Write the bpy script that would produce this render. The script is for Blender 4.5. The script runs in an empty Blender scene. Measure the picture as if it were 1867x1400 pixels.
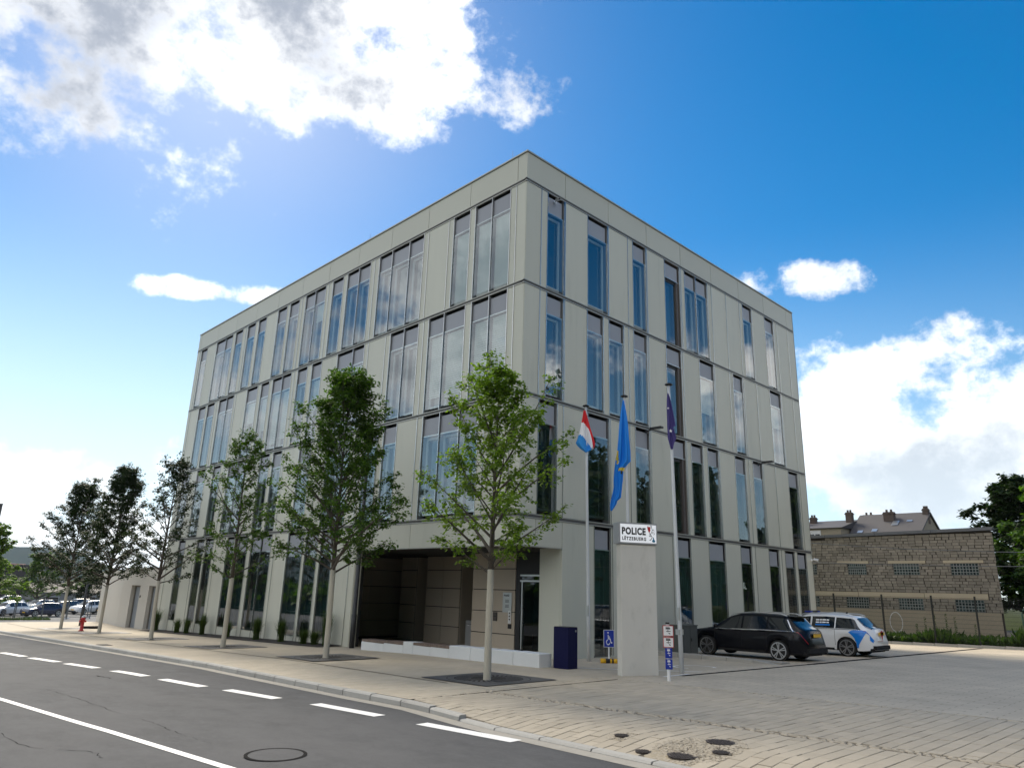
import bpy, bmesh, math, random
from mathutils import Vector, Matrix
R_ = math.radians
rnd = random.Random(7)
SC = bpy.context.scene
COL = SC.collection
S = 1.12

# ------------------------------------------------------------------ camera
YAW, PITCH, ROLL = 0.804205682, 0.280435995, 0.030232047
CAM = Vector((-16.12335, -16.28293, 2.00823))
_F = Vector((math.cos(YAW)*math.cos(PITCH), math.sin(YAW)*math.cos(PITCH), math.sin(PITCH)))
_r = Vector((math.sin(YAW), -math.cos(YAW), 0)); _u = _r.cross(_F)
RT = _r*math.cos(ROLL) + _u*math.sin(ROLL); UP = _u*math.cos(ROLL) - _r*math.sin(ROLL)
cd = bpy.data.cameras.new('camera'); cam = bpy.data.objects.new('camera', cd); COL.objects.link(cam)
cd.sensor_width = 36; cd.lens = 1310.144/1867*36; cd.clip_start = .1; cd.clip_end = 12000
M3 = Matrix((RT, UP, -_F)).transposed(); cam.matrix_world = Matrix.Translation(CAM) @ M3.to_4x4()
SC.camera = cam

# ------------------------------------------------------------------ sky and sun
SUN_AZ, SUN_EL = 73.0, 40.0     # degrees, azimuth from +X towards +Y
W = bpy.data.worlds.new('World'); SC.world = W; W.use_nodes = True
nt = W.node_tree; nt.nodes.clear()
def nd(t, **k):
    n = nt.nodes.new(t)
    for a, b in k.items(): setattr(n, a, b)
    return n
def put(sock, v):
    if isinstance(v, bpy.types.NodeSocket): nt.links.new(v, sock)
    else: sock.default_value = v
def mth(op, a, b=0.0, c=0.0, clamp=False):
    n = nd('ShaderNodeMath', operation=op, use_clamp=clamp)
    put(n.inputs[0], a); put(n.inputs[1], b); put(n.inputs[2], c); return n.outputs[0]
def sstep(v, lo, hi):
    n = nd('ShaderNodeMapRange', interpolation_type='SMOOTHSTEP'); put(n.inputs['Value'], v)
    n.inputs['From Min'].default_value = lo; n.inputs['From Max'].default_value = hi; return n.outputs['Result']
def mixc(f, a, b):
    n = nd('ShaderNodeMix', data_type='RGBA'); put(n.inputs[0], f); put(n.inputs[6], a); put(n.inputs[7], b); return n.outputs[2]
def dotv(v, d):
    n = nd('ShaderNodeVectorMath', operation='DOT_PRODUCT'); put(n.inputs[0], v); n.inputs[1].default_value = d; return n.outputs['Value']
def dirv(az, el): return Vector((math.cos(R_(az))*math.cos(R_(el)), math.sin(R_(az))*math.cos(R_(el)), math.sin(R_(el))))
tc = nd('ShaderNodeTexCoord'); D = tc.outputs['Generated']
sky = nd('ShaderNodeTexSky', sky_type='NISHITA', sun_disc=False)
sky.sun_elevation = R_(SUN_EL); sky.sun_rotation = R_(90-SUN_AZ)
sky.air_density = 1.0; sky.dust_density = .25; sky.ozone_density = 2.2
hs = nd('ShaderNodeHueSaturation'); hs.inputs['Hue'].default_value = .501; hs.inputs['Saturation'].default_value = 1.5; hs.inputs['Value'].default_value = .07
nt.links.new(sky.outputs[0], hs.inputs['Color'])
def noise(scale, detail=9, rough=.58, off=(0, 0, 0), stretch=(1, 1, 1)):
    m = nd('ShaderNodeMapping'); nt.links.new(D, m.inputs[0]); m.inputs['Location'].default_value = off; m.inputs['Scale'].default_value = stretch
    n = nd('ShaderNodeTexNoise'); nt.links.new(m.outputs[0], n.inputs['Vector'])
    n.inputs['Scale'].default_value = scale; n.inputs['Detail'].default_value = detail; n.inputs['Roughness'].default_value = rough
    return n.outputs[0]
def lobe(az, el, ra, rb, amp, tilt=0):
    """elliptical cloud bank round a sky direction (radii in degrees)"""
    c = dirv(az, el); e = Vector((-math.sin(R_(az)), math.cos(R_(az)), 0)); n_ = c.cross(e)
    t = R_(tilt); a_, b_ = e*math.cos(t)+n_*math.sin(t), n_*math.cos(t)-e*math.sin(t)
    A = mth('DIVIDE', dotv(D, a_), math.sin(R_(ra))); B = mth('DIVIDE', dotv(D, b_), math.sin(R_(rb)))
    q = mth('ADD', mth('MULTIPLY', A, A), mth('MULTIPLY', B, B))
    g = mth('MULTIPLY', mth('SUBTRACT', 1.0, q), amp); g = mth('MAXIMUM', g, -1.5)
    return mth('ADD', mth('MULTIPLY', mth('ADD', g, 1.5), mth('GREATER_THAN', dotv(D, c), 0.0)), -1.5)
big = noise(1.7, 4, .55, (3.1, 0, 1.3), (1, 1, 1.7))
cov = mth('MULTIPLY', mth('SUBTRACT', big, .42), 3.0)                    # broken cumulus all round the sky
# the wide blue opening in front of the lens; most of the banks listed below stand in view
hole = mth('MAXIMUM', lobe(42, 34, 64, 40, 1.0), lobe(-36, 38, 46, 32, 1.3))  # second opening lies out of view, mirrored in the right facade's panes
cov = mth('SUBTRACT', cov, mth('MULTIPLY', mth('MAXIMUM', hole, 0.0), 4.5))
LOBES = [(79, 41.5, 26, 9.3, .95, -9), (64, 42.3, 14.5, 7.8, .78, 4), (51.5, 44, 4.6, 3.2, .42, 28), (104, 38, 26, 16, .8, 0), (71, 20.8, 5.4, .75, .30, -4), (22.6, 22.9, 4.0, 1.6, .45, 3),
         (8, 8.5, 21, 9.5, .72, 0), (20.0, 14.0, 8, 4.6, .50, 8), (84, 1.0, 30, 7, .45, 0), (-16, 14, 18, 8, .6, 0),
         (146, 34, 40, 22, 1.1, 0), (185, 34, 24, 8, .4, 0), (-80, 20, 20, 7, .15, 0)]  # unseen banks; the first is shaped to brighten the left facade and its panes
for L in LOBES: cov = mth('MAXIMUM', cov, lobe(*L))
fine = noise(8.0, 13, .64, (1.7, 4.2, .6), (1, 1, 1.2))
wisp = noise(3.4, 8, .55, (7.7, 1.2, 3.6), (1, 1, 1.3))
dens = mth('ADD', cov, mth('MULTIPLY', mth('SUBTRACT', fine, .5), 3.1)); dens = mth('ADD', dens, mth('MULTIPLY', mth('SUBTRACT', wisp, .5), 1.7))
alpha = sstep(dens, -.06, .50)
thick = sstep(dens, .25, 1.25)
SUNV = dirv(SUN_AZ, SUN_EL)
back = sstep(dotv(D, SUNV), -.2, .75)                     # 1 where a cloud is seen against the sun
shade = sstep(mth('ADD', noise(3.9, 7, .55, (2.2, 9.1, 5.5)), mth('MULTIPLY', thick, .30)), .38, .82)
shade = mth('MULTIPLY', shade, mth('ADD', .35, mth('MULTIPLY', back, .65)))
lit = mixc(back, (1.06, 1.0, .93, 1), (.66, .66, .66, 1))
lit = mixc(shade, lit, (.185, .205, .24, 1))
low = sstep(dotv(D, (0, 0, 1)), .02, .34)
lowc = mixc(sstep(dotv(D, SUNV), .45, .85), (.33, .385, .43, 1), (.56, .59, .60, 1))
lit = mixc(mth('MULTIPLY', mth('SUBTRACT', 1.0, low), .92), lit, lowc)
k_ = nd('ShaderNodeVectorMath', operation='MULTIPLY_ADD'); put(k_.inputs[0], hs.outputs[0]); k_.inputs[1].default_value = (1.1, .75, .6); k_.inputs[2].default_value = (1, 1, 1)
dv = nd('ShaderNodeVectorMath', operation='DIVIDE'); put(dv.inputs[0], hs.outputs[0]); put(dv.inputs[1], k_.outputs[0])     # soft shoulder on the aureole
SH = Vector((SUNV.x, SUNV.y, 0)).normalized()
hz = mth('MULTIPLY', mth('SUBTRACT', 1.0, sstep(dotv(D, (0, 0, 1)), .0, .47)), mth('ADD', .30, mth('MULTIPLY', sstep(dotv(D, SH), .30, .98), .66)))
skyh = mixc(hz, dv.outputs[0], (.41, .51, .565, 1))                      # forward-scattering haze low under the sun
skyc = mixc(mth('MULTIPLY', alpha, .97), skyh, lit)
bg = nd('ShaderNodeBackground'); nt.links.new(skyc, bg.inputs[0]); bg.inputs[1].default_value = 1.0
wo = nd('ShaderNodeOutputWorld'); nt.links.new(bg.outputs[0], wo.inputs[0])
W.cycles.sampling_method = 'MANUAL'; W.cycles.sample_map_resolution = 1024
sd = bpy.data.lights.new('sun', 'SUN'); sun = bpy.data.objects.new('sun', sd); COL.objects.link(sun)
sd.energy = 2.2; sd.angle = R_(26); sd.color = (1, .90, .74)      # the sun stands behind the edge of the big cloud
sun.rotation_euler = dirv(SUN_AZ, SUN_EL).to_track_quat('Z', 'Y').to_euler()
SC.view_settings.view_transform = 'Standard'; SC.view_settings.look = 'None'
SC.view_settings.gamma = 1; SC.view_settings.use_curve_mapping = False
SC.view_settings.exposure = 1.3
SC.cycles.max_bounces = 6; SC.cycles.transparent_max_bounces = 12; SC.cycles.use_denoising = True

# ------------------------------------------------------------------ helpers
def lerpk(K, V, t):
    if t <= K[0]: return V[0]
    for i in range(1, len(K)):
        if t <= K[i]:
            f = (t-K[i-1])/(K[i]-K[i-1]); return V[i-1]+(V[i]-V[i-1])*f
    return V[-1]
KY = [-60, -3, 4.15, 11.5, 34, 44, 50, 60, 75, 400]; KZ = [1.14, 0, -.10, -.31, -.88, -.98, -1.3, -2.15, -2.25, -2.6]
def gz(y): return lerpk(KY, KZ, y)
def smooth(t): t = max(0, min(1, t)); return t*t*(3-2*t)
def kerbx(y): return lerpk([-40, -16, -11, -7.5, -5, 2.8, 12, 60], [-11, -8.6, -8.15, -7.93, -7.5, -7.45, -7.25, -7.2], y)
def pz(x, y): return gz(y) - .09*smooth((-6.9-x)/1.1)*smooth((-4.7-y)/1.6)     # pavement, dropped at the driveway
def rz(y): return gz(y)-.12

def tagp(o, label=None, cat=None, group=None, kind=None):
    if label: o['label'] = label
    if cat: o['category'] = cat
    if group: o['group'] = group
    if kind: o['kind'] = kind
    return o
def thing(name, label, cat, loc=(0, 0, 0), rz_=0, group=None):
    o = bpy.data.objects.new(name, None); COL.objects.link(o); o.location = loc; o.rotation_euler = (0, 0, rz_); o.empty_display_size = .3
    return tagp(o, label, cat, group)
class MB:
    def __init__(s): s.v = []; s.f = []; s.m = []; s.tone = []
    def add(s, vs, fs, mi=0, tone=0.0):
        b = len(s.v); s.v += [tuple(v) for v in vs]
        for f in fs: s.f.append(tuple(b+i for i in f)); s.m.append(mi); s.tone.append(tone)
        return s
    def quad(s, a, b, c, d, mi=0, tone=0.0): return s.add([a, b, c, d], [(0, 1, 2, 3)], mi, tone)
    def box(s, x0, x1, y0, y1, z0, z1, mi=0, T=None, tone=0.0):
        vs = [(x, y, z) for z in (z0, z1) for y in (y0, y1) for x in (x0, x1)]
        if T: vs = [T(*v) for v in vs]
        return s.add(vs, [(0, 2, 3, 1), (4, 5, 7, 6), (0, 1, 5, 4), (2, 6, 7, 3), (0, 4, 6, 2), (1, 3, 7, 5)], mi, tone)
    def tube(s, P, r, n=8, mi=0, cap=True):
        P = [Vector(p) for p in P]; rr = r if isinstance(r, (list, tuple)) else [r]*len(P); vs = []
        for i, p in enumerate(P):
            t = (P[min(i+1, len(P)-1)]-P[max(i-1, 0)]).normalized()
            a = t.orthogonal().normalized() if abs(t.z) < .99 else Vector((1, 0, 0)); a = (a-t*a.dot(t)).normalized(); b = t.cross(a)
            vs += [p+(a*math.cos(2*math.pi*k/n)+b*math.sin(2*math.pi*k/n))*rr[i] for k in range(n)]
        fs = [(i*n+k, i*n+(k+1) % n, (i+1)*n+(k+1) % n, (i+1)*n+k) for i in range(len(P)-1) for k in range(n)]
        if cap: fs += [tuple(range(n))[::-1], tuple((len(P)-1)*n+k for k in range(n))]
        return s.add(vs, fs, mi)
    def cyl(s, p0, p1, r, n=16, mi=0): return s.tube([p0, p1], r, n, mi)
    def prism(s, poly, z0, z1, mi=0, T=None):
        n = len(poly); vs = [(x, y, z0) for x, y in poly]+[(x, y, z1) for x, y in poly]
        if T: vs = [T(*v) for v in vs]
        return s.add(vs, [tuple(range(n))[::-1], tuple(range(n, 2*n))]+[(i, (i+1) % n, n+(i+1) % n, n+i) for i in range(n)], mi)
    def mesh(s, name, mats, smooth_=False, fix=True, tone=False):
        me = bpy.data.meshes.new(name); me.from_pydata(s.v, [], s.f)
        for m in (mats if isinstance(mats, (list, tuple)) else [mats]): me.materials.append(m)
        me.polygons.foreach_set('material_index', s.m)
        if smooth_: me.polygons.foreach_set('use_smooth', [True]*len(s.f))
        if tone:
            at = me.attributes.new('tone', 'FLOAT', 'FACE'); at.data.foreach_set('value', s.tone)
        if fix:
            bm = bmesh.new(); bm.from_mesh(me); bmesh.ops.recalc_face_normals(bm, faces=bm.faces); bm.to_mesh(me); bm.free()
        me.update(); return me
    def build(s, name, mats, parent=None, smooth_=False, fix=True, loc=(0, 0, 0), tone=False):
        o = bpy.data.objects.new(name, s.mesh(name, mats, smooth_, fix, tone)); COL.objects.link(o); o.location = loc
        if parent: o.parent = parent
        return o
def inst(name, me, parent=None, loc=(0, 0, 0), rot=(0, 0, 0)):
    o = bpy.data.objects.new(name, me); COL.objects.link(o); o.location = loc; o.rotation_euler = rot
    if parent: o.parent = parent
    return o
def copy_tree(o, parent=None):
    c = o.copy(); COL.objects.link(c)
    if parent: c.parent = parent
    for ch in KIDS(o): copy_tree(ch, c)
    return c
def KIDS(o): return [x for x in o.children]

def mat(name, col, rough=.6, metal=0, var=0, vs=3.0, rv=0, bump=0, bs=40, stretch=(1, 1, 1), spec=.5, dirt=None, coat=0, tone=0, detail=5, nr=.6):
    """base colour with world-space mottling, a per-object tone, fine bump"""
    m = bpy.data.materials.new(name); m.use_nodes = True; t = m.node_tree; N = t.nodes; L = t.links
    b = N['Principled BSDF']; b.inputs['Roughness'].default_value = rough; b.inputs['Metallic'].default_value = metal
    b.inputs['Specular IOR Level'].default_value = spec; b.inputs['Coat Weight'].default_value = coat; b.inputs['Coat Roughness'].default_value = .04
    c4 = (*col, 1)
    if not (var or rv or bump or dirt or tone): b.inputs['Base Color'].default_value = c4; return m
    g = N.new('ShaderNodeNewGeometry'); mp = N.new('ShaderNodeMapping'); L.new(g.outputs['Position'], mp.inputs[0]); mp.inputs['Scale'].default_value = stretch
    val = None
    def mm(op, a, bb):
        n = N.new('ShaderNodeMath'); n.operation = op
        for i, x in enumerate((a, bb)):
            if isinstance(x, bpy.types.NodeSocket): L.new(x, n.inputs[i])
            else: n.inputs[i].default_value = x
        return n.outputs[0]
    def nz(sc, d=detail, r=nr):
        n = N.new('ShaderNodeTexNoise'); L.new(mp.outputs[0], n.inputs['Vector']); n.inputs['Scale'].default_value = sc; n.inputs['Detail'].default_value = d; n.inputs['Roughness'].default_value = r; return n.outputs[0]
    val = 1.0
    if var: val = mm('ADD', 1.0-var, mm('MULTIPLY', nz(vs), 2*var))
    if rv:
        oi = N.new('ShaderNodeObjectInfo'); val = mm('MULTIPLY', val, mm('ADD', 1-rv, mm('MULTIPLY', oi.outputs['Random'], 2*rv)))
    if tone:
        a = N.new('ShaderNodeAttribute'); a.attribute_name = 'tone'; val = mm('MULTIPLY', val, mm('ADD', 1.0, mm('MULTIPLY', a.outputs['Fac'], tone)))
    vm = N.new('ShaderNodeVectorMath'); vm.operation = 'SCALE'; vm.inputs[0].default_value = col
    if isinstance(val, bpy.types.NodeSocket): L.new(val, vm.inputs['Scale'])
    else: vm.inputs['Scale'].default_value = val
    out = vm.outputs[0]
    if dirt:                                    # (colour, scale, low, high): blotches of a second colour
        mr = N.new('ShaderNodeMapRange'); L.new(nz(dirt[1], 8, .65), mr.inputs['Value']); mr.inputs['From Min'].default_value = dirt[2]; mr.inputs['From Max'].default_value = dirt[3]
        mx = N.new('ShaderNodeMix'); mx.data_type = 'RGBA'; L.new(mr.outputs[0], mx.inputs[0]); L.new(out, mx.inputs[6]); mx.inputs[7].default_value = (*dirt[0], 1); out = mx.outputs[2]
    L.new(out, b.inputs['Base Color'])
    if bump:
        bp = N.new('ShaderNodeBump'); bp.inputs['Strength'].default_value = bump; bp.inputs['Distance'].default_value = .01; L.new(nz(bs, 4), bp.inputs['Height']); L.new(bp.outputs[0], b.inputs['Normal'])
    return m
def glassmat(name, ior, tint, mirror=0.0):
    m = bpy.data.materials.new(name); m.use_nodes = True; t = m.node_tree; N = t.nodes; L = t.links; N.remove(N['Principled BSDF'])
    tr = N.new('ShaderNodeBsdfTransparent'); tr.inputs[0].default_value = (*tint, 1)
    gl = N.new('ShaderNodeBsdfGlossy'); gl.inputs['Roughness'].default_value = .015; gl.inputs[0].default_value = (.93, .97, 1, 1)
    fr = N.new('ShaderNodeFresnel'); gb = N.new('ShaderNodeNewGeometry'); im = N.new('ShaderNodeMapRange'); L.new(gb.outputs['Backfacing'], im.inputs['Value']); im.inputs['To Min'].default_value = ior; im.inputs['To Max'].default_value = 1/ior; L.new(im.outputs[0], fr.inputs[0])
    nz = N.new('ShaderNodeTexNoise'); nz.inputs['Scale'].default_value = .55; nz.inputs['Detail'].default_value = 1
    gm = N.new('ShaderNodeNewGeometry'); L.new(gm.outputs['Position'], nz.inputs['Vector'])
    bp = N.new('ShaderNodeBump'); bp.inputs['Strength'].default_value = .025; bp.inputs['Distance'].default_value = .05; L.new(nz.outputs[0], bp.inputs['Height']); L.new(bp.outputs[0], gl.inputs['Normal'])
    mx = N.new('ShaderNodeMixShader'); L.new(fr.outputs[0], mx.inputs[0]); L.new(tr.outputs[0], mx.inputs[1]); L.new(gl.outputs[0], mx.inputs[2])
    L.new(mx.outputs[0], N['Material Output'].inputs[0]); return m
def brickmat(name, c1, c2, mortar, w, h, gap=.012, rough=.8, offset=.5, mapping=(0, 0, 0), var=.12, rotz=0):
    m = bpy.data.materials.new(name); m.use_nodes = True; t = m.node_tree; N = t.nodes; L = t.links; b = N['Principled BSDF']; b.inputs['Roughness'].default_value = rough; b.inputs['Specular IOR Level'].default_value = .3
    g = N.new('ShaderNodeNewGeometry'); mp = N.new('ShaderNodeMapping'); L.new(g.outputs['Position'], mp.inputs[0]); mp.inputs['Location'].default_value = mapping; mp.inputs['Rotation'].default_value = (0, 0, rotz)
    bk = N.new('ShaderNodeTexBrick'); L.new(mp.outputs[0], bk.inputs['Vector']); bk.offset = offset
    for k, v in (('Color1', c1), ('Color2', c2), ('Mortar', mortar)): bk.inputs[k].default_value = (*v, 1)
    bk.inputs['Scale'].default_value = 1; bk.inputs['Mortar Size'].default_value = gap; bk.inputs['Brick Width'].default_value = w; bk.inputs['Row Height'].default_value = h; bk.inputs['Mortar Smooth'].default_value = .3
    nz = N.new('ShaderNodeTexNoise'); L.new(g.outputs['Position'], nz.inputs['Vector']); nz.inputs['Scale'].default_value = .55; nz.inputs['Detail'].default_value = 8; nz.inputs['Roughness'].default_value = .65
    mr = N.new('ShaderNodeMapRange'); L.new(nz.outputs[0], mr.inputs['Value']); mr.inputs['From Min'].default_value = .3; mr.inputs['From Max'].default_value = .7; mr.inputs['To Min'].default_value = 1-var; mr.inputs['To Max'].default_value = 1+var
    vm = N.new('ShaderNodeVectorMath'); vm.operation = 'SCALE'; L.new(bk.outputs['Color'], vm.inputs[0]); L.new(mr.outputs[0], vm.inputs['Scale']); L.new(vm.outputs[0], b.inputs['Base Color'])
    bp = N.new('ShaderNodeBump'); bp.inputs['Strength'].default_value = .5; bp.inputs['Distance'].default_value = .006; bp.invert = True; L.new(bk.outputs['Fac'], bp.inputs['Height']); L.new(bp.outputs[0], b.inputs['Normal'])
    return m
def leafmat(name, c1, c2, trans=.35):
    m = bpy.data.materials.new(name); m.use_nodes = True; t = m.node_tree; N = t.nodes; L = t.links; b = N['Principled BSDF']; b.inputs['Roughness'].default_value = .55; b.inputs['Specular IOR Level'].default_value = .25
    a = N.new('ShaderNodeAttribute'); a.attribute_name = 'tone'
    mx = N.new('ShaderNodeMix'); mx.data_type = 'RGBA'; L.new(a.outputs['Fac'], mx.inputs[0]); mx.inputs[6].default_value = (*c1, 1); mx.inputs[7].default_value = (*c2, 1)
    L.new(mx.outputs[2], b.inputs['Base Color'])
    tl = N.new('ShaderNodeBsdfTranslucent'); ml = N.new('ShaderNodeVectorMath'); ml.operation = 'MULTIPLY'; L.new(mx.outputs[2], ml.inputs[0]); ml.inputs[1].default_value = (1.5, 1.9, .6); L.new(ml.outputs[0], tl.inputs[0])
    ms = N.new('ShaderNodeMixShader'); ms.inputs[0].default_value = trans; L.new(b.outputs[0], ms.inputs[1]); L.new(tl.outputs[0], ms.inputs[2]); L.new(ms.outputs[0], N['Material Output'].inputs[0]); return m

M = dict(
 clad=mat('cladding', (.545, .548, .465), .42, var=.06, vs=1.6, stretch=(1, 1, .12), rv=.045, spec=.35, dirt=((.43, .44, .365), 2.4, .55, .85)),
 parapet=mat('parapet_cladding', (.505, .508, .43), .42, var=.04, vs=.4, rv=.02, spec=.35),
 spandrel=mat('spandrel_grey', (.30, .315, .345), .38, rv=.05, spec=.4),
 alu=mat('aluminium', (.55, .56, .55), .32, metal=.85), steel=mat('brushed_steel', (.62, .63, .63), .25, metal=1),
 dark=mat('dark_frame', (.022, .022, .024), .5), revealg=mat('reveal_grey', (.14, .145, .15), .5), bronze=mat('bronze_frame', (.085, .072, .065), .45),
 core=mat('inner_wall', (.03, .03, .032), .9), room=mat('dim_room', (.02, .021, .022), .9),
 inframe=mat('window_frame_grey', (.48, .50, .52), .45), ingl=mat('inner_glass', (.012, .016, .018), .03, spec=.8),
 seam=mat('ledge_seam', (.10, .10, .095), .6), ledge=mat('ledge_metal', (.40, .40, .36), .4, metal=.4), blind=mat('blind_white', (.80, .81, .82), .5),
 glass=glassmat('sun_glass', 2.4, (.80, .90, .88)), doorglass=glassmat('door_glass', 1.6, (.55, .68, .66)),
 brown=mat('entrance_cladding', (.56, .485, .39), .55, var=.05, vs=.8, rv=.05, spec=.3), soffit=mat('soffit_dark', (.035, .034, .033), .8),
 concrete=mat('concrete', (.62, .605, .55), .8, var=.12, vs=.8, stretch=(1, 1, .55), bump=.25, bs=60, dirt=((.47, .46, .41), 2.5, .56, .85)),
 benchc=mat('pale_concrete', (.66, .68, .68), .75, var=.07, vs=2, bump=.15, bs=50, rv=.03), annex=mat('render_white', (.52, .50, .45), .85, var=.05, vs=.8, bump=.1, bs=30),
 asphalt=mat('asphalt', (.070, .073, .079), .86, var=.85, vs=1.4, detail=13, nr=.88, stretch=(1, .5, 1), bump=.8, bs=90, dirt=((.086, .087, .092), .35, .44, .68), spec=.25),
 asphalt2=mat('lot_asphalt', (.13, .13, .13), .9, var=.2, vs=.4, bump=.3, bs=60), tar=mat('tar_seam', (.012, .012, .013), .9, spec=.05),
 kerb=mat('kerb_granite', (.37, .36, .33), .75, var=.12, vs=9, bump=.3, bs=80, rv=.08), gutter=mat('gutter_concrete', (.32, .30, .26), .85, var=.2, vs=5, bump=.2, bs=60),
 paint=mat('road_paint', (.78, .78, .76), .7, var=.06, vs=14, dirt=((.30, .30, .30), 22, .60, .72)), paint2=mat('bay_paint', (.72, .72, .70), .7, var=.1, vs=8),
 stone=mat('driveway_stone', (.415, .362, .28), .8, var=.10, vs=1.1, rv=.08, bump=.18, bs=70, tone=1.0, spec=.3), mortar=mat('joint_sand', (.13, .11, .08), .95, var=.2, vs=6),
 slab=mat('sidewalk_stone', (.47, .41, .315), .8, var=.09, vs=.9, bump=.15, bs=70, tone=1.0, spec=.3),
 iron=mat('cast_iron', (.055, .045, .042), .6, metal=.3, var=.3, vs=30, bump=.6, bs=90), grate=mat('grate_iron', (.11, .11, .112), .6, metal=.4, var=.15, vs=6), soil=mat('soil', (.022, .018, .014), .95, var=.4, vs=9, bump=.8, bs=25),
 cobble=mat('cobble_patch', (.33, .28, .20), .85, var=.3, vs=26, bump=.5, bs=40), slot=mat('drain_slot', (.008, .008, .01), .9, spec=.05),
 pole=mat('pole_white', (.66, .68, .69), .35, metal=.2), black=mat('black_plastic', (.012, .012, .013), .45), lampgrey=mat('lamp_anthracite', (.035, .037, .04), .45, metal=.3),
 navy=mat('navy_enamel', (.004, .005, .045), .4, spec=.15), postgrey=mat('grey_steel_box', (.36, .37, .38), .4, metal=.3), cabinet=mat('cabinet_grey', (.085, .092, .085), .6, var=.1, vs=3),
 signblue=mat('sign_blue', (.01, .035, .33), .35), white=mat('white_paint', (.80, .80, .79), .4), red=mat('sign_red', (.45, .012, .015), .4), yellow=mat('safety_yellow', (.75, .42, .01), .5),
 bark=mat('pale_bark', (.44, .41, .33), .9, var=.22, vs=7, stretch=(1, 1, .3), bump=.5, bs=40), limb=mat('dark_bark', (.075, .062, .048), .9, var=.2, vs=9),
 flagred=mat('flag_red', (.62, .012, .02), .7), flagwhite=mat('flag_white', (.80, .80, .82), .7), flagblue=mat('flag_light_blue', (.02, .26, .68), .7), flagsky=mat('flag_blue', (.0, .20, .68), .65), flagyellow=mat('flag_yellow', (.72, .55, .06), .7), flagink=mat('flag_black', (.02, .02, .02), .7), flagpurple=mat('flag_violet', (.042, .03, .16), .7),
 brickw=mat('old_block', (.25, .222, .18), .9, var=.16, vs=.7, rv=.16, tone=1.0, bump=.35, bs=30), mortarw=mat('old_mortar', (.055, .046, .038), .95, var=.3, vs=5), plinth=mat('plinth_render', (.34, .29, .21), .9, var=.14, vs=1.1, bump=.2, bs=20), lintel=mat('lintel_stone', (.46, .39, .28), .85, var=.1, vs=2), coping=mat('coping_zinc', (.14, .145, .155), .5, metal=.3),
 gblock=mat('glass_block', (.035, .05, .05), .12, rv=.3, tone=1.0, spec=.6), gframe=mat('glass_block_joint', (.25, .27, .26), .8),
 slate=mat('roof_tiles', (.062, .057, .058), .7, var=.15, vs=2.2, bump=.8, bs=12), house=mat('house_render', (.30, .26, .19), .9, var=.1, vs=1), chimney=mat('chimney_brick', (.10, .075, .06), .9, var=.3, vs=6), housew=mat('house_white', (.66, .66, .64), .8),
 fence=mat('fence_green_black', (.012, .014, .013), .5), galv=mat('galvanised', (.13, .14, .145), .45, metal=.6),
 grass=leafmat('grass', (.022, .045, .008), (.07, .105, .02), .25), weed=leafmat('weeds', (.018, .042, .008), (.055, .095, .016), .3),
 leafa=leafmat('leaf_bright', (.065, .115, .014), (.20, .265, .042), .46), leafb=leafmat('leaf_deep', (.022, .058, .008), (.105, .175, .024), .36), leafd=leafmat('leaf_dark', (.010, .024, .006), (.028, .055, .011), .22),  # leafd is an evenly darker green than the other two
 terrain=mat('terrain', (.05, .06, .03), 1.0, var=.3, vs=.05, spec=0), forest=mat('forest_hill', (.010, .030, .026), 1.0, var=.5, vs=.022, detail=8, spec=0), wood=mat('slat_wood', (.20, .15, .12), .7, var=.2, vs=8, rv=.12),
 tyre=mat('tyre', (.012, .012, .012), .8), rim=mat('alloy_rim', (.55, .56, .57), .28, metal=.9), chrome=mat('chrome', (.7, .7, .7), .12, metal=1), carglass=mat('car_glass', (.008, .011, .013), .03, spec=.9), under=mat('underbody', (.008, .008, .008), .9),
 taillight=mat('tail_light', (.32, .008, .012), .12, coat=1), headlight=mat('head_light', (.55, .58, .60), .1, coat=1), plate=mat('yellow_plate', (.72, .42, .02), .4), cardecal=mat('decal_blue', (.0, .19, .68), .3, coat=.6), wallgrey=mat('shed_wall', (.19, .20, .20), .8, var=.1, vs=1),
 door=mat('steel_door', (.20, .225, .255), .45), reveal=mat('door_reveal', (.16, .15, .13), .8), red_h=mat('hydrant_red', (.42, .018, .02), .4), farwhite=mat('far_render', (.55, .50, .46), .9), farroof=mat('far_roof', (.24, .11, .08), .9), tower=mat('tower_wall', (.05, .045, .045), .8))
M['signglow'] = mat('sign_face', (.82, .83, .85), .35); M['signglow'].node_tree.nodes['Principled BSDF'].inputs['Emission Color'].default_value = (.92, .96, 1, 1); M['signglow'].node_tree.nodes['Principled BSDF'].inputs['Emission Strength'].default_value = .14   # light box, unlit by day; a faint glow is added to whiten it
def carpaint(name, c, metal=.15, coat=.6, spec=.5): return mat(name, c, .25, metal=metal, coat=coat, spec=spec)

# ------------------------------------------------------------------ ground, road, paving (structures)
def sheet(name, xs, ys, zf, m, kind='structure', parent=None):
    b = MB(); n = len(ys)
    b.add([(x if not callable(x) else x(y), y, zf((x if not callable(x) else x(y)), y)) for x in xs for y in ys], [(i*n+j, (i+1)*n+j, (i+1)*n+j+1, i*n+j+1) for i in range(len(xs)-1) for j in range(n-1)])
    o = b.build(name, m, parent, fix=False)
    if kind: o['kind'] = kind
    return o
fr_ = lambda a, b, n: [a+(b-a)*i/n for i in range(n+1)]
YS = fr_(-60, 60, 60)+[62, 66, 70, 75, 90, 130, 200, 300, 400]
sheet('terrain', [-4000, -600, -60, 0, 60, 600, 4000], [-4000, -600]+YS+[900, 5000], lambda x, y: gz(y)-.4, M['terrain'])
road = sheet('road', [-26, -20, -14, lambda y: kerbx(y)-.001], YS[:61], lambda x, y: rz(y), M['asphalt'])
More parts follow.
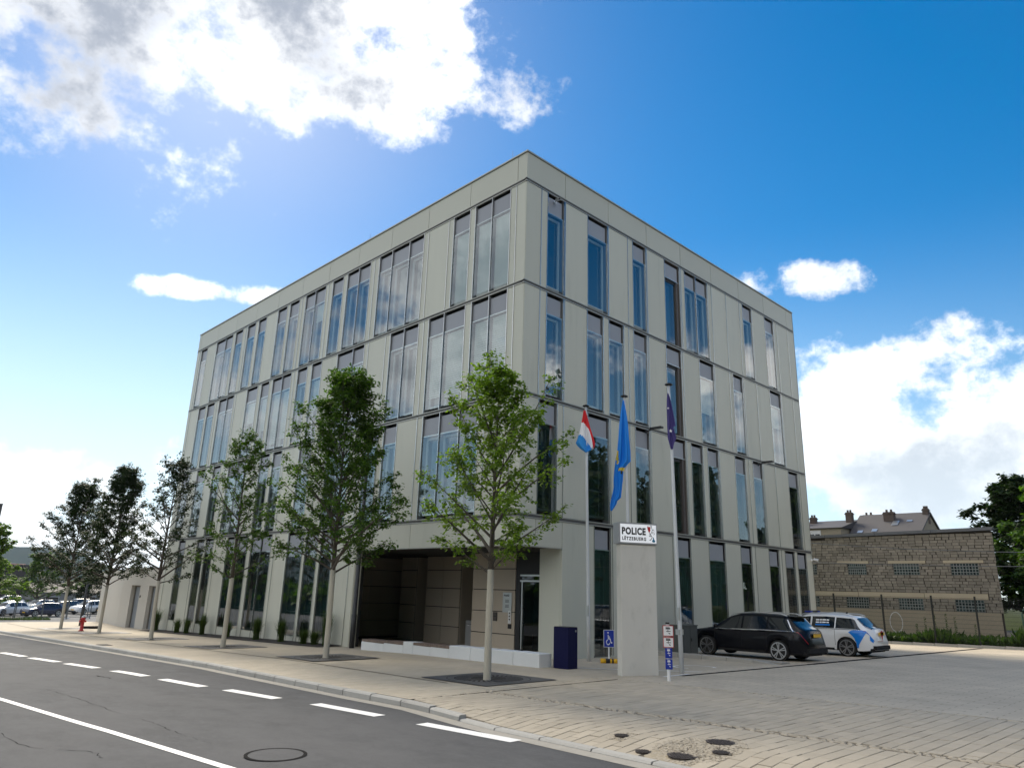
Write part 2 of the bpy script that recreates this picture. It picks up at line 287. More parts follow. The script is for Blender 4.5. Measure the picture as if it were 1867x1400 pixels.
sidem = brickmat('sidewalk_paver', (.47, .41, .315), (.445, .385, .295), (.365, .315, .24), .4, .2, .006, rotz=0)
sidewalk = sheet('pavement', [lambda y: kerbx(y)+.16, -6.6, -5.15, -2.5, 0, 3, 7.5], fr_(-4.7, 45.3, 50), lambda x, y: pz(x, y), sidem)
forem = brickmat('forecourt_paver', (.53, .46, .355), (.49, .425, .327), (.33, .285, .22), .6, .2, .012, rotz=R_(90), var=.14)
fore = sheet('forecourt', [-1.05, 0, 3, 8, 14, 20, 25.9], fr_(-44.7, -4.7, 40), lambda x, y: gz(y), forem)
sheet('entrance_yard', [7.5001, 12, 20, 25.9], fr_(-4.7, 3.3, 4), lambda x, y: gz(y), forem, kind='structure')
drive = sheet('driveway', [lambda y: kerbx(y)+.16, -7.5, -7.1, -6.7, -6.2, -5.4, -3, -1.0501], fr_(-44.7, -4.7, 80), lambda x, y: pz(x, y)-.016, M['mortar'])
sheet('parking_lot', [-40, -8, 0, 20, 45], [56, 60, 66, 75, 100, 140, 200], lambda x, y: gz(y)+.005, M['asphalt2'])
# kerb stones and gutter
for i in range(64):
    y0 = -19.6+i; y1 = y0+.972
    if y1 > 42: break
    top = .0 if y0 > -5.7 else (-.03 if y0 > -6.7 else -.085)
    if y0 < -4.6 and y0 > -5.7: top = -.01
    b = MB(); ct = .025
    pr = lambda x, y, z: (x, y, gz(y)+z)
    xa, xb = kerbx(y0), kerbx(y1)
    t1 = 0 if y0 > -5.7 else (-.06 if y0 < -6.7 else -.03); 
    vs = []
    for yy, xx in ((y0, xa), (y1, xb)):
        tt = top
        vs += [pr(xx, yy, -.2), pr(xx, yy, tt-ct), pr(xx+ct, yy, tt+.003), pr(xx+.16, yy, tt+.004), pr(xx+.16, yy, -.2)]
    b.add(vs, [(0, 1, 6, 5), (1, 2, 7, 6), (2, 3, 8, 7), (3, 4, 9, 8), (0, 4, 3, 2, 1), (5, 6, 7, 8, 9)])
    b.build('kerb_stone', M['kerb'], sidewalk if y0 > -5 else drive)
sheet('gutter', [lambda y: kerbx(y)-.26, lambda y: kerbx(y)-.002], fr_(-20, 42, 62), lambda x, y: rz(y)+.004, M['gutter'], kind=None, parent=road)
# road paint
def strip(name, p0, p1, w, m, zf, parent, dz=.005, skew=.0, n=6):
    p0, p1 = Vector((*p0, 0)), Vector((*p1, 0)); d = (p1-p0).normalized(); q = Vector((-d.y, d.x, 0))*w/2; b = MB()
    for i in range(n):
        a, c = p0.lerp(p1, i/n), p0.lerp(p1, (i+1)/n)
        P = [a-q, c-q, c+q, a+q]; b.quad(*[(v.x, v.y, zf(v.x, v.y)+dz) for v in P])
    return b.build(name, m, parent, fix=False)
rzf = lambda x, y: rz(y)
for (ya, xa), (yb, xb) in [((19.6, -10.75), (17.6, -10.6)), ((17, -10.55), (15.1, -10.4)), ((14.46, -10.26), (12.04, -10.1)), ((11.29, -10.07), (8.93, -9.88)), ((8.15, -9.84), (6.02, -9.66)), ((4.86, -9.58), (3.07, -9.4)), ((2.2, -9.32), (.3, -9.14)), ((-.5, -8.96), (-2.32, -8.76)), ((-3.4, -8.55), (-5.35, -8.45)), ((-6.42, -8.39), (-8.45, -8.29))]:
    strip('lane_dash', (xa, ya), (xb, yb), .25, M['paint'], rzf, road)
for i, (a, c) in enumerate([((-13.9, 10), (-12.8, .5)), ((-12.8, .5), (-12.31, -4.15)), ((-12.31, -4.15), (-12.03, -7.45)), ((-12.03, -7.45), (-11.7, -12))]): strip('lane_line', a, c, .12, M['paint'], rzf, road, dz=.005+.0005*i)
def crack(pts, w=.011):
    b = MB(); pts = [Vector((*p_, 0)) for p_ in pts]; fine_ = []
    for a, c in zip(pts, pts[1:]):
        for k in range(8): q = a.lerp(c, k/8); fine_.append((q.x+rnd.uniform(-.03, .03), q.y))
    for (x0, y0), (x1, y1) in zip(fine_, fine_[1:]):
        if rnd.random() < .12: continue
        w0 = w*rnd.uniform(.3, 1.3)
        b.quad((x0-w0/2, y0, rz(y0)+.002), (x0+w0/2, y0, rz(y0)+.002), (x1+w0/2, y1, rz(y1)+.002), (x1-w0/2, y1, rz(y1)+.002))
    b.build('road_crack', M['tar'], road, fix=False)['kind'] = 'stuff'
crack([(-11.8, 1.6), (-11.67, -.41), (-11.66, -2.41), (-11.56, -3.42), (-11.57, -4.29), (-11.61, -5.14), (-11.57, -6.07)])
crack([(-13.49, -3.4), (-13.44, -4.78), (-12.89, -5.59), (-12.92, -6.13)], .012); crack([(-10.3, 3.9), (-10.2, 3.0), (-9.4, 3.0), (-9.2, 3.5)], .05)
# driveway stones: rows across, bands split by two cobble strips
st = MB(); c_, e_ = .005, .0925
st.add([(-.19, -e_, -.02), (.19, -e_, -.02), (.19, e_, -.02), (-.19, e_, -.02), (-.19, -e_, .002), (.19, -e_, .002), (.19, e_, .002), (-.19, e_, .002), (-.19+c_, -e_+c_, .006), (.19-c_, -e_+c_, .006), (.19-c_, e_-c_, .006), (-.19+c_, e_-c_, .006)],
       [(0, 1, 5, 4), (1, 2, 6, 5), (2, 3, 7, 6), (3, 0, 4, 7), (4, 5, 9, 8), (5, 6, 10, 9), (6, 7, 11, 10), (7, 4, 8, 11), (8, 9, 10, 11)])
stone_me = st.mesh('paving_stone', M['stone'])
def inview(p, mg=.03):
    d = Vector(p)-CAM; w = d.dot(_F)
    if w < .5: return False
    u, v = d.dot(RT)/w*1310/1867, d.dot(UP)/w*1310/1867
    return abs(u) < .5+mg and abs(v) < .375+mg
PATCH = [(-7.2, -10.7, .78, .55), (-7.25, -9.5, .22, .2)]
spots = []
for xa, xb in ((None, -5.52), (-5.28, -1.12)):
    y = -4.86; row = 0
    while y > -20:
        x0 = (kerbx(y)+.19) if xa is None else xa
        x = x0-(.2 if row % 2 else 0)
        while x < xb:
            L0, L1 = max(x, x0), min(x+.4, xb)
            if L1-L0 > .06:
                cx = (L0+L1)/2
                if not any(((cx-a)/c)**2+((y-b_)/d)**2 < 1 for a, b_, c, d in PATCH): spots.append((cx, y, (L1-L0-.006)/.38))
            x += .4
        y -= .196; row += 1
spots.sort(key=lambda s_: ((s_[0]-CAM.x)**2+(s_[1]-CAM.y)**2) + (0 if inview((s_[0], s_[1], gz(s_[1])), 0) else 1e4))
rest = MB()
def tilt(x, y):
    e = .1; return (math.atan((pz(x, y+e)-pz(x, y-e))/(2*e)), -math.atan((pz(x+e, y)-pz(x-e, y))/(2*e)), 0)
for i, (x, y, sx) in enumerate(spots):
    rx, ry, _ = tilt(x, y); dz = rnd.uniform(-.003, .003)
    if i < 300:
        o = inst('paving_stone', stone_me, drive, (x, y, pz(x, y)-.006+dz), (rx+rnd.gauss(0, .006), ry+rnd.gauss(0, .004), 0)); o.scale = (sx, 1, 1)
    else:
        MT = Matrix.Translation((x, y, pz(x, y)-.006+dz)) @ Matrix.Rotation(rx, 4, 'X') @ Matrix.Rotation(ry, 4, 'Y') @ Matrix.Diagonal((sx, 1, 1, 1))
        rest.add([MT @ Vector(v) for v in st.v], st.f[:], 0, rnd.uniform(-.08, .08))
rest.build('paving_stone_field', M['stone'], drive, fix=False, tone=True)['kind'] = 'stuff'
# cobble strips and the rubble round the covers
def cobbles(name, pts, parent, sz=.085, hi=.008):
    b = MB()
    for x, y in pts:
        a, c = sz*rnd.uniform(.35, .55), sz*rnd.uniform(.35, .55); z = pz(x, y)-.004+rnd.uniform(0, hi)
        t = rnd.uniform(-.3, .3); ca, sa = math.cos(t), math.sin(t)
        q = lambda u, v: (x+u*ca-v*sa, y+u*sa+v*ca)
        k = .7; vs = [(*q(u*a, v*c), z-.014) for u, v in ((-1, -1), (1, -1), (1, 1), (-1, 1))]+[(*q(u*a*k, v*c*k), z+.004) for u, v in ((-1, -1), (1, -1), (1, 1), (-1, 1))]
        b.add(vs, [(4, 5, 6, 7), (0, 1, 5, 4), (1, 2, 6, 5), (2, 3, 7, 6), (3, 0, 4, 7)], 0, rnd.uniform(-.12, .10))
    o = b.build(name, M['stone'], parent, fix=False, tone=True); o['kind'] = 'stuff'
cobbles('cobble_strip', [(-5.4+rnd.uniform(-.07, .07), -4.75-k*.055) for k in range(280)]+[(-1.08+rnd.uniform(-.05, .05), -4.75-k*.06) for k in range(250)]+[(kerbx(-5)+.3+k*.05, -4.74+.06*k/15+rnd.uniform(-.05, .05)) for k in range(130)], drive)
for a, b_, c, d in PATCH:
    b = MB(); b.add([(a+c*1.1*math.cos(.2618*k), b_+d*1.1*math.sin(.2618*k), pz(a+c*1.1*math.cos(.2618*k), b_+d*1.1*math.sin(.2618*k))-.007) for k in range(24)], [tuple(range(24))]); b.build('patch_bed', M['cobble'], drive, fix=False)
cobbles('mosaic_stones', [(a+c*math.sqrt(r_)*math.cos(t), b_+d*math.sqrt(r_)*math.sin(t)) for a, b_, c, d in PATCH for r_, t in [(rnd.random(), rnd.uniform(0, 6.28)) for _ in range(int(2600*c*d))]], drive, .05, .003)
# near sidewalk stones
sw = MB(); row = 0; y = -4.5
while y < 6:
    x = kerbx(y)+.2-(.2 if row % 2 else 0)
    while x < -5.2:
        x0, x1 = max(x, kerbx(y)+.2), min(x+.39, -5.2); c = .006
        if x1-x0 > .06:
            z = pz(x, y)+.004+rnd.uniform(-.0015, .0015); g0, g1 = gz(y), gz(y+.19)
            sw.add([(x0, y, z-.006), (x1, y, z-.006), (x1, y+.19, z-.006+g1-g0), (x0, y+.19, z-.006+g1-g0), (x0+c, y+c, z), (x1-c, y+c, z), (x1-c, y+.19-c, z+g1-g0), (x0+c, y+.19-c, z+g1-g0)], [(4, 5, 6, 7), (0, 1, 5, 4), (1, 2, 6, 5), (2, 3, 7, 6), (3, 0, 4, 7)], 0, rnd.uniform(-.07, .07))
        x += .4
    y += .196; row += 1
sw.build('paving_stone_field', M['slab'], sidewalk, fix=False, tone=True)['kind'] = 'stuff'
pzf = lambda x, y: pz(x, y)
strip('tree_line_joint', (-5.05, -3), (-5.05, 42), .06, M['mortar'], pzf, sidewalk, dz=.007, n=30)
# drain channel, bay lines on the forecourt
gzf = lambda x, y: gz(y)
strip('drain_channel', (.9, -5.2), (7.8, -5.5), .16, M['slot'], gzf, fore, dz=.004, n=4); strip('drain_channel', (7.8, -5.5), (24.9, -6.1), .24, M['slot'], gzf, fore, dz=.004, n=6)
strip('bay_line', (.2, -1.9), (2.4, -4.9), .1, M['paint2'], gzf, fore, dz=.006, n=8); strip('bay_line', (.35, -5.05), (1.5, -5.05), .12, M['paint2'], gzf, fore, dz=.006)
def ringmark(cx, cy, r, w):
    b = MB(); n = 20
    for k in range(16):
        a0, a1 = R_(-60+k*16), R_(-60+(k+1)*16)
        b.quad(*[(cx+rr*math.cos(a), cy+rr*math.sin(a), gz(cy+rr*math.sin(a))+.006) for rr, a in ((r, a0), (r+w, a0), (r+w, a1), (r, a1))])
    return b
ringmark(3.6, -3.9, .55, .09).build('wheelchair_marking', M['paint2'], fore, fix=False)

# ------------------------------------------------------------------ the police building
ZL = 4.29
def zz(u): return ZL+u*S
FL = lambda a, z, d: (d, a, z)          # left facade (looks to -X): a along +Y, d inwards
FR = lambda a, z, d: (a, d, z)          # right facade (looks to -Y)
def fbox(b, T, a0, a1, z0, z1, d0, d1, mi=0): return b.box(a0, a1, z0, z1, d0, d1, mi, T)
bld = thing('police_building', 'four storey police station clad in pale grey green panels with tall narrow windows', 'building', (0, 0, 0))
LX, LY = 18.98*S, 26.78*S
ZP, ZT = zz(10.76), zz(11.796); Z1, Z2, Z3 = zz(7.2), zz(3.64), zz(0.06)
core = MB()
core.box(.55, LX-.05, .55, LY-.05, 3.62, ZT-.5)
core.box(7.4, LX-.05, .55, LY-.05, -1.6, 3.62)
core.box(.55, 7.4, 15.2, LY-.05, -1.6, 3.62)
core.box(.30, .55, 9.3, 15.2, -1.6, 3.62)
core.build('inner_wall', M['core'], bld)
rf = MB(); rf.box(.1, LX, .1, LY, ZT-.45, ZT-.3); rf.build('roof', M['coping'], bld)
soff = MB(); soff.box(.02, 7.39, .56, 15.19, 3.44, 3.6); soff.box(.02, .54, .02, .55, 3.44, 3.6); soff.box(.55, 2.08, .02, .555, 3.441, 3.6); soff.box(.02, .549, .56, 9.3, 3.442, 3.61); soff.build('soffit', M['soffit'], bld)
ew = MB(); ew.box(LX-.06, LX, 0, LY, -1.6, ZT-.02); ew.box(.02, LX, LY-.06, LY, -1.6, ZT-.02); ew.build('rear_wall', M['clad'], bld)

WL = {4: [(.72, 1.61), (1.61, 2.45), (2.73, 3.61), (5.34, 6.24), (6.24, 7.37), (7.37, 8.24), (8.87, 9.73), (9.73, 10.61), (10.93, 11.8), (12.39, 13.29), (13.29, 14.15), (14.74, 15.63), (15.94, 16.83), (18.05, 18.88), (19.24, 20.12), (20.7, 21.57), (21.93, 22.85), (22.85, 23.99), (25.27, 26.12)],
 3: [(.73, 1.59), (1.59, 2.44), (2.76, 3.87), (3.87, 4.72), (5.31, 6.19), (6.19, 7.05), (8.81, 9.64), (9.64, 10.8), (12.05, 12.87), (13.27, 14.12), (14.71, 15.58), (15.58, 16.49), (16.84, 17.67), (18.05, 19.18), (20.69, 21.56), (21.56, 22.5), (23.07, 24.0), (24.26, 25.19)],
 2: [(1.87, 2.8), (2.8, 3.8), (3.8, 4.7), (6.2, 7.0), (7.36, 8.2), (9.2, 10.05), (10.05, 10.9), (12.2, 13.17), (14.72, 15.54), (15.87, 16.77), (18.19, 19.18), (19.18, 20.17), (21.1, 22.0), (22.96, 24.07), (25.0, 26.04)],
 1: [(9.78, 10.64), (10.89, 11.81), (12.03, 13.28), (14.71, 15.67), (15.67, 16.61), (16.99, 17.97), (18.38, 19.11), (20.71, 21.62), (21.81, 22.66), (24.23, 25.08)]}
JL = {4: [.44, 3.89, 5.06, 8.57, 12.13, 14.45, 20.33, 26.35], 3: [.44, 5.01, 7.36, 8.53, 14.43, 20.44, 22.82, 26.4], 2: [.44, 1.58, 5.02, 7.3, 8.5, 11.6, 14.53, 17.97, 20.6, 26.4], 1: [8.54, 14.4, 20.4, 22.95, 26.4]}
WR = {4: [(.99, 1.81), (3.03, 4.13), (5.62, 6.44), (7.68, 8.73), (9.09, 9.94), (9.94, 10.82), (13.8, 14.63), (15.88, 16.74)],
 3: [(1.0, 1.8), (2.99, 3.85), (4.16, 5.0), (5.59, 6.4), (7.63, 8.65), (9.96, 11.04), (12.6, 13.41), (15.89, 16.96)],
 2: [(.73, 1.56), (3.03, 4.12), (5.58, 6.42), (7.84, 8.72), (9.1, 9.93), (10.27, 11.08), (12.37, 13.22), (13.87, 14.7), (17.13, 18.08)],
 1: [(3.34, 4.15), (7.97, 8.82), (10.07, 11.24), (12.43, 13.31), (14.78, 15.67), (16.25, 17.14), (17.43, 18.31)]}
JR = {4: [.69, 1.86, 4.17, 5.31, 6.5, 8.83, 11.15, 12.34, 13.51, 17.08, 18.21], 3: [.69, 1.86, 5.29, 6.5, 8.78, 11.12, 12.31, 13.53, 14.67, 17.02, 18.24], 2: [1.85, 4.2, 5.28, 6.5, 8.8, 11.15, 13.53, 14.8, 15.88, 18.26], 1: [4.25, 5.3, 6.5, 7.67, 13.62, 15.92]}
BLIND = {('L', 4, 0): 1, ('L', 4, 1): 1, ('L', 4, 2): 1, ('L', 3, 0): .85, ('L', 3, 1): .86, ('L', 3, 2): .88, ('L', 3, 3): .84, ('L', 3, 6): .7, ('L', 3, 7): .75, ('L', 3, 8): .5, ('L', 3, 10): .85, ('L', 3, 11): .9, ('L', 3, 12): .6, ('L', 3, 13): .4, ('R', 3, 5): .55, ('R', 3, 7): .35, ('L', 2, 5): .8, ('L', 2, 11): .6, ('L', 4, 9): .3}
STAIR = {('R', 4, 3), ('R', 3, 4), ('R', 2, 3)}
TOPS = {4: (Z1, ZP), 3: (Z2, Z1), 2: (Z3, Z2), 1: (-.12, Z3)}
PT = .07            # panel depth
def window(T, a0, a1, z0, z1, key):
    """deep dark recess, grey spandrel on top, sun glass in front of a framed inner window"""
    fl = key[1]; stair = key in STAIR; side = key[0]
    zt = z1-.05; zs = z1-.74*S-.02; zb = z0+.2 if fl > 1 else z0
    f = MB(); fm = 1 if stair else 0; dd = .30
    fm2 = fm or (0 if fl == 1 else 3); fbox(f, T, a0+.01, a0+.03, z0+.03, zt, .02, dd, fm2); fbox(f, T, a1-.03, a1-.01, z0+.03, zt, .02, dd, fm2)
    fbox(f, T, a0+.03, a1-.03, zt-.03, zt, .03, dd, fm); fbox(f, T, a0+.03, a1-.03, z0+.03, z0+.06, .03, dd, fm)
    fbox(f, T, a0+.03, a1-.03, z0+.06, zt-.03, dd, dd+.02, fm)
    if stair: fbox(f, T, a1-.2, a1-.03, z0+.06, zs-.02, .05, .29, 1); fbox(f, T, a0+.03, a1-.2, zs-.16, zs-.03, .1, .29, 0)
    fbox(f, T, a0+.031, a1-.031, zs-.035, zs-.005, .025, .09, 2)                  # bright transom line
    w = f.build('window', [M['dark'], M['bronze'], M['alu'], M['revealg']], bld)
    s_ = MB(); fbox(s_, T, a0+(.085 if side == 'L' else .016), a1-.016 if side == 'L' else a1-.075, zs, zt-.14, .06, .09)
    s_.build('spandrel_panel', M['spandrel'], w)
    i_ = MB(); x0, x1, q0, q1, fw = a0+.05, a1-(.22 if stair else .05), zb+.02, zs-.06, .085
    for u0, u1, v0, v1 in ((x0, x0+fw, q0, q1), (x1-fw, x1, q0, q1), (x0+fw, x1-fw, q0, q0+fw), (x0+fw, x1-fw, q1-fw, q1)): fbox(i_, T, u0, u1, v0, v1, .18, .28, 0)
    fbox(i_, T, x0+fw, x1-fw, q0+fw, q1-fw, .235, .255, 1)
    if fl == 1 or (fl == 2 and side == 'R'):
        fbox(i_, T, x0+fw+.1, x0+fw+.14, q0+fw, q1-fw, .2, .23, 2)
        fbox(i_, T, x0+fw, x1-fw, q0+.95, q0+1.0, .2, .23, 2)
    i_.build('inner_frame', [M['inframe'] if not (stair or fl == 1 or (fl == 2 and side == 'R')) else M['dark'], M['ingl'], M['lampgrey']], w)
    if key in BLIND:
        bl = MB(); z = q1-.02; zend = q1-(q1-q0)*BLIND[key]
        while z > zend:
            fb = rnd.uniform(-.004, .004)
            bl.add([T(x0+.07, z+fb, .125), T(x1-.03, z-fb, .125), T(x1-.03, z-.06, .165), T(x0+.07, z-.06, .165)], [(0, 1, 2, 3)]); z -= .088
        bl.build('venetian_blind', M['blind'], w, fix=False)['kind'] = 'stuff'
    p = MB(); y = .016 if not stair else .12
    e_ = .014 if not stair else .035; P = [T(a0+e_, zb-.02, y), T(a1-e_, zb-.02, y), T(a1-e_, zs-.008, y), T(a0+e_, zs-.008, y)]
    if side == 'L': P = P[::-1]
    n = (Vector(P[1])-Vector(P[0])).cross(Vector(P[2])-Vector(P[0]))
    if (n.x if side == 'L' else n.y) > 0: P = P[::-1]
    p.quad(*P); p.build('pane', M['glass'], w, fix=False)
    return w
rail_me = {}
def facade(side, T, WW, JJ, length):
    for fl in (4, 3, 2, 1):
        z0, z1 = TOPS[fl]; ws = [(a*S, b*S) for a, b in WW[fl]]
        start = .0 if fl > 1 else (8.17*S if side == 'L' else 1.86*S)
        cuts = sorted(set([start, length]+[j*S for j in JJ[fl] if j*S > start]+[a for w in ws for a in w]))
        for a, b in zip(cuts, cuts[1:]):
            if any(abs(a-w[0]) < .01 and abs(b-w[1]) < .01 for w in ws) or b-a < .06: continue
            if any(a >= w[0]-.01 and b <= w[1]+.01 for w in ws): continue
            zb = z0+.075 if fl > 1 else gz(a if side == 'L' else 0)-.25
            p = MB(); g = .015
            fbox(p, T, a+g, b-g, zb, z1-.085, 0, PT); fbox(p, T, a+g+.01, b-g-.01, zb+.02, z1-.1, PT, .3)
            p.build('facade_panel', M['clad'], bld)
        for i, (a, b) in enumerate(ws): window(T, a, b, z0, z1, (side, fl, i))
        if fl == 1:
            for a, b in ws:
                p = MB(); fbox(p, T, a+.012, b-.012, gz(a if side == 'L' else 0)-.3, -.125, 0.01, .3); p.build('plinth_panel', M['clad'], bld)
        # upright guide rails at joints and window edges
        for a in sorted(set([j*S for j in JJ[fl]]+[w[1] for w in ws]+[w[0] for w in ws])):
            if a <= start+.05: continue
            zb = z0+.06 if fl > 1 else gz(a if side == 'L' else 0)+.05
            h = round(z1-.06-zb, 2); k = (h,)
            if k not in rail_me:
                r = MB(); r.box(-.011, .011, -.011, .011, 0, h); rail_me[k] = r.mesh('guide_rail', M['steel'])
            inst('guide_rail', rail_me[k], bld, T(a, zb, -.014))
    # ledges at every floor
    for z, o0 in ((ZP, 0), (Z1, 0), (Z2, 0), (Z3, 0)):
        b = MB(); a0 = o0
        for q0, q1, d in ((-.075, -.045, -.022), (.035, .065, -.022)): fbox(b, T, a0-(0.045 if side == 'R' else .0), length, z+q0, z+q1, d, .05)
        fbox(b, T, a0+(.006 if side == 'R' else .052), length, z-.044, z+.034, .006, .2, 1)
        b.build('floor_ledge', [M['ledge'], M['seam']], bld)
    # parapet panels
    js = [0]+[(.42+2.362*k)*S for k in range(12)]+[length] if side == 'L' else [0]+[(1.86+2.34*k)*S for k in range(8)]+[length]
    for a, b in zip(js, js[1:]):
        p = MB(); fbox(p, T, a+.012 if a else (0 if side == 'R' else .072), b-.012, ZP+.075, ZT-.07, 0, PT); fbox(p, T, a+.03 if a else .08, b-.03, ZP+.085, ZT-.08, PT, .3); p.build('parapet_panel', M['parapet'], bld)
    c = MB(); fbox(c, T, -.04 if side == 'R' else .45, length, ZT-.035, ZT+.02, -.04, .45); fbox(c, T, .05 if side == 'R' else .06, length, ZT-.07, ZT-.036, .012, .3); c.build('parapet_cap', M['ledge'], bld)
facade('L', FL, WL, JL, LY); facade('R', FR, WR, JR, LX)
# fascia over the entrance recess
for T, js in ((FL, [.08, 3.0, 5.62, 8.0, 8.17*S]), (FR, [0, .8, 1.86*S])):
    for a, b in zip(js, js[1:]):
        p = MB(); fbox(p, T, a+(.01 if a > .1 else 0), b-.01, 3.42, Z3-.085, 0, PT); p.build('facade_panel', M['clad'], bld)
cap = MB(); fbox(cap, FL, -.015, 8.17*S, 3.39, 3.417, -.015, .2); fbox(cap, FR, .21, 1.86*S-.01, 3.39, 3.417, -.015, .2); cap.build('fascia_edge', M['ledge'], bld)
colp = MB(); colp.box(1.86*S, 1.86*S+.05, .071, 1.0, -.3, 3.42); colp.build('recess_return', M['clad'], bld)
cols = MB(); cols.box(.02, .30, 8.17*S-.02, 8.17*S+.03, -.5, 3.42); cols.build('recess_return', M['clad'], bld)
# entrance walls: panels with recessed joints
ZJ = [-.3, .46, 1.26, 2.05, 2.83, 3.44]
def wallpanels(x, y0, y1, ycuts=(), mname='brown'):
    ys = [y0]+list(ycuts)+[y1]
    for a, b in zip(ys, ys[1:]):
        for z0, z1 in zip(ZJ, ZJ[1:]):
            p = MB(); p.box(x, x+.06, a+.014, b-.014, z0+.015, z1-.015); p.build('wall_panel', M[mname], bld)
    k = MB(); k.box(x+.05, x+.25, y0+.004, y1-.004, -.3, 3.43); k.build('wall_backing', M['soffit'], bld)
wallpanels(3.6, 3.67, 6.11); wallpanels(2.75, .62, 1.62)
wallpanels(5.0, 8.52, 10.91, (9.72,)); wallpanels(5.3, 12.1, 13.3)
for x, y0, x1 in ((5.06, 8.5, 7.3), (5.36, 12.08, 7.3)):
    p = MB(); p.box(x, x1, y0, y0+.05, -.3, 3.43); p.build('wall_side', M['brown'], bld)
p = MB(); p.box(3.66, 7.3, 6.05, 6.1, -.3, 3.43); p.build('wall_side', M['brown'], bld)
for z0, z1 in zip(ZJ, ZJ[1:]):
    for a, b in ((.7, 2.6), (2.6, 4.6), (4.6, 7.3)):
        p = MB(); p.box(a, b-.016, 14.9, 15.1, z0+.012, z1-.012); p.build('wall_panel', M['brown'], bld)
# glazed entrance door
df = MB()
for y0, y1, z0, z1 in ((1.9, 2.2, -.1, 3.43), (3.36, 3.6, -.1, 3.43), (2.2, 3.36, 2.62, 3.43)): df.box(3.55, 3.72, y0, y1, z0, z1, 0)
df.box(3.52, 3.7, 2.2, 3.36, 2.36, 2.42, 1); df.box(3.52, 3.7, 2.2, 3.36, 2.56, 2.62, 1); df.box(3.5, 3.6, 3.2, 3.26, 0, 2.36, 1)
df.box(4.6, 4.7, 1.7, 3.7, -.1, 3.4, 0); df.box(3.0, 4.6, 1.62, 1.7, -.1, 3.43, 0)
dr = df.build('entrance_door', [M['dark'], M['alu']], bld)
q = MB(); q.quad((3.56, 3.2, .03), (3.56, 2.24, .03), (3.56, 2.24, 2.34), (3.56, 3.2, 2.34)); q.build('door_glass', M['doorglass'], dr, fix=False)
q = MB(); q.quad((3.58, 3.34, 2.43), (3.58, 2.22, 2.43), (3.58, 2.22, 2.55), (3.58, 3.34, 2.55)); q.build('transom_glass', M['doorglass'], dr, fix=False)
q = MB(); q.tube([(3.44, 3.12, .8), (3.44, 3.12, 1.5)], .016, 8); q.box(3.44, 3.56, 3.11, 3.13, .9, .92); q.box(3.44, 3.56, 3.11, 3.13, 1.4, 1.42); q.build('door_handle', M['steel'], dr)
# floor inside the recess
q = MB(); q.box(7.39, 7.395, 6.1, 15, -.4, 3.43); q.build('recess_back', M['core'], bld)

# text helper
def text(name, s, size, m, parent, loc, rot, xs=1.0, bold=0.0, depth=.004, space=1.0):
    cu = bpy.data.curves.new(name, 'FONT'); cu.body = s; cu.size = size; cu.offset = bold; cu.extrude = depth; cu.space_character = space; cu.resolution_u = 3
    o = bpy.data.objects.new('tmp', cu); COL.objects.link(o); dg = bpy.context.evaluated_depsgraph_get()
    me = bpy.data.meshes.new_from_object(o.evaluated_get(dg)); bpy.data.objects.remove(o); me.name = name; me.materials.clear(); me.materials.append(m)
    for v in me.vertices: v.co.x *= xs
    o = inst(name, me, parent, loc, rot); return o
ROTL = (R_(90), 0, R_(-90))      # faces -X
# name plate, intercom and reader beside the door
t = thing('name_plate', 'grey metal name plate screwed to the brown wall left of the entrance door', 'sign', (3.585, 4.08, 1.62))
q = MB(); q.box(-.012, .012, -.24, .24, -.38, .34); q.build('plate', M['alu'], t)
text('lettering', 'POLICE', .1, M['black'], t, (-.013, .17, .2), ROTL, .85, .002)
q = MB()
for z in (.06, .02, -.02, -.12, -.16, -.2): q.box(-.0145, -.0125, -.1, .1, z, z+.016)
q.build('print_lines', M['black'], t)
t = thing('intercom', 'slim white intercom with round buttons beside the entrance door', 'intercom', (3.585, 3.92, .95))
q = MB(); q.box(-.02, .012, -.075, .075, -.1, .36); q.build('housing', M['white'], t); q = MB()
for z in (.27, .16, .05): q.cyl((-.026, 0, z), (-.019, 0, z), .03, 10)
q.build('button', M['black'], t); q = MB(); q.box(-.02, .012, -.08, .08, -.28, -.12); q.build('card_reader', M['black'], t)
t = thing('wall_socket_box', 'small dark box on the brown wall behind the front tree trunk', 'letter slot', (3.585, 4.72, 1.07)); q = MB(); q.box(-.025, .012, -.1, .1, -.16, .16); q.build('housing', M['bronze'], t); q = MB(); q.box(-.03, -.026, -.07, .07, .0, .03); q.build('slot', M['black'], t)

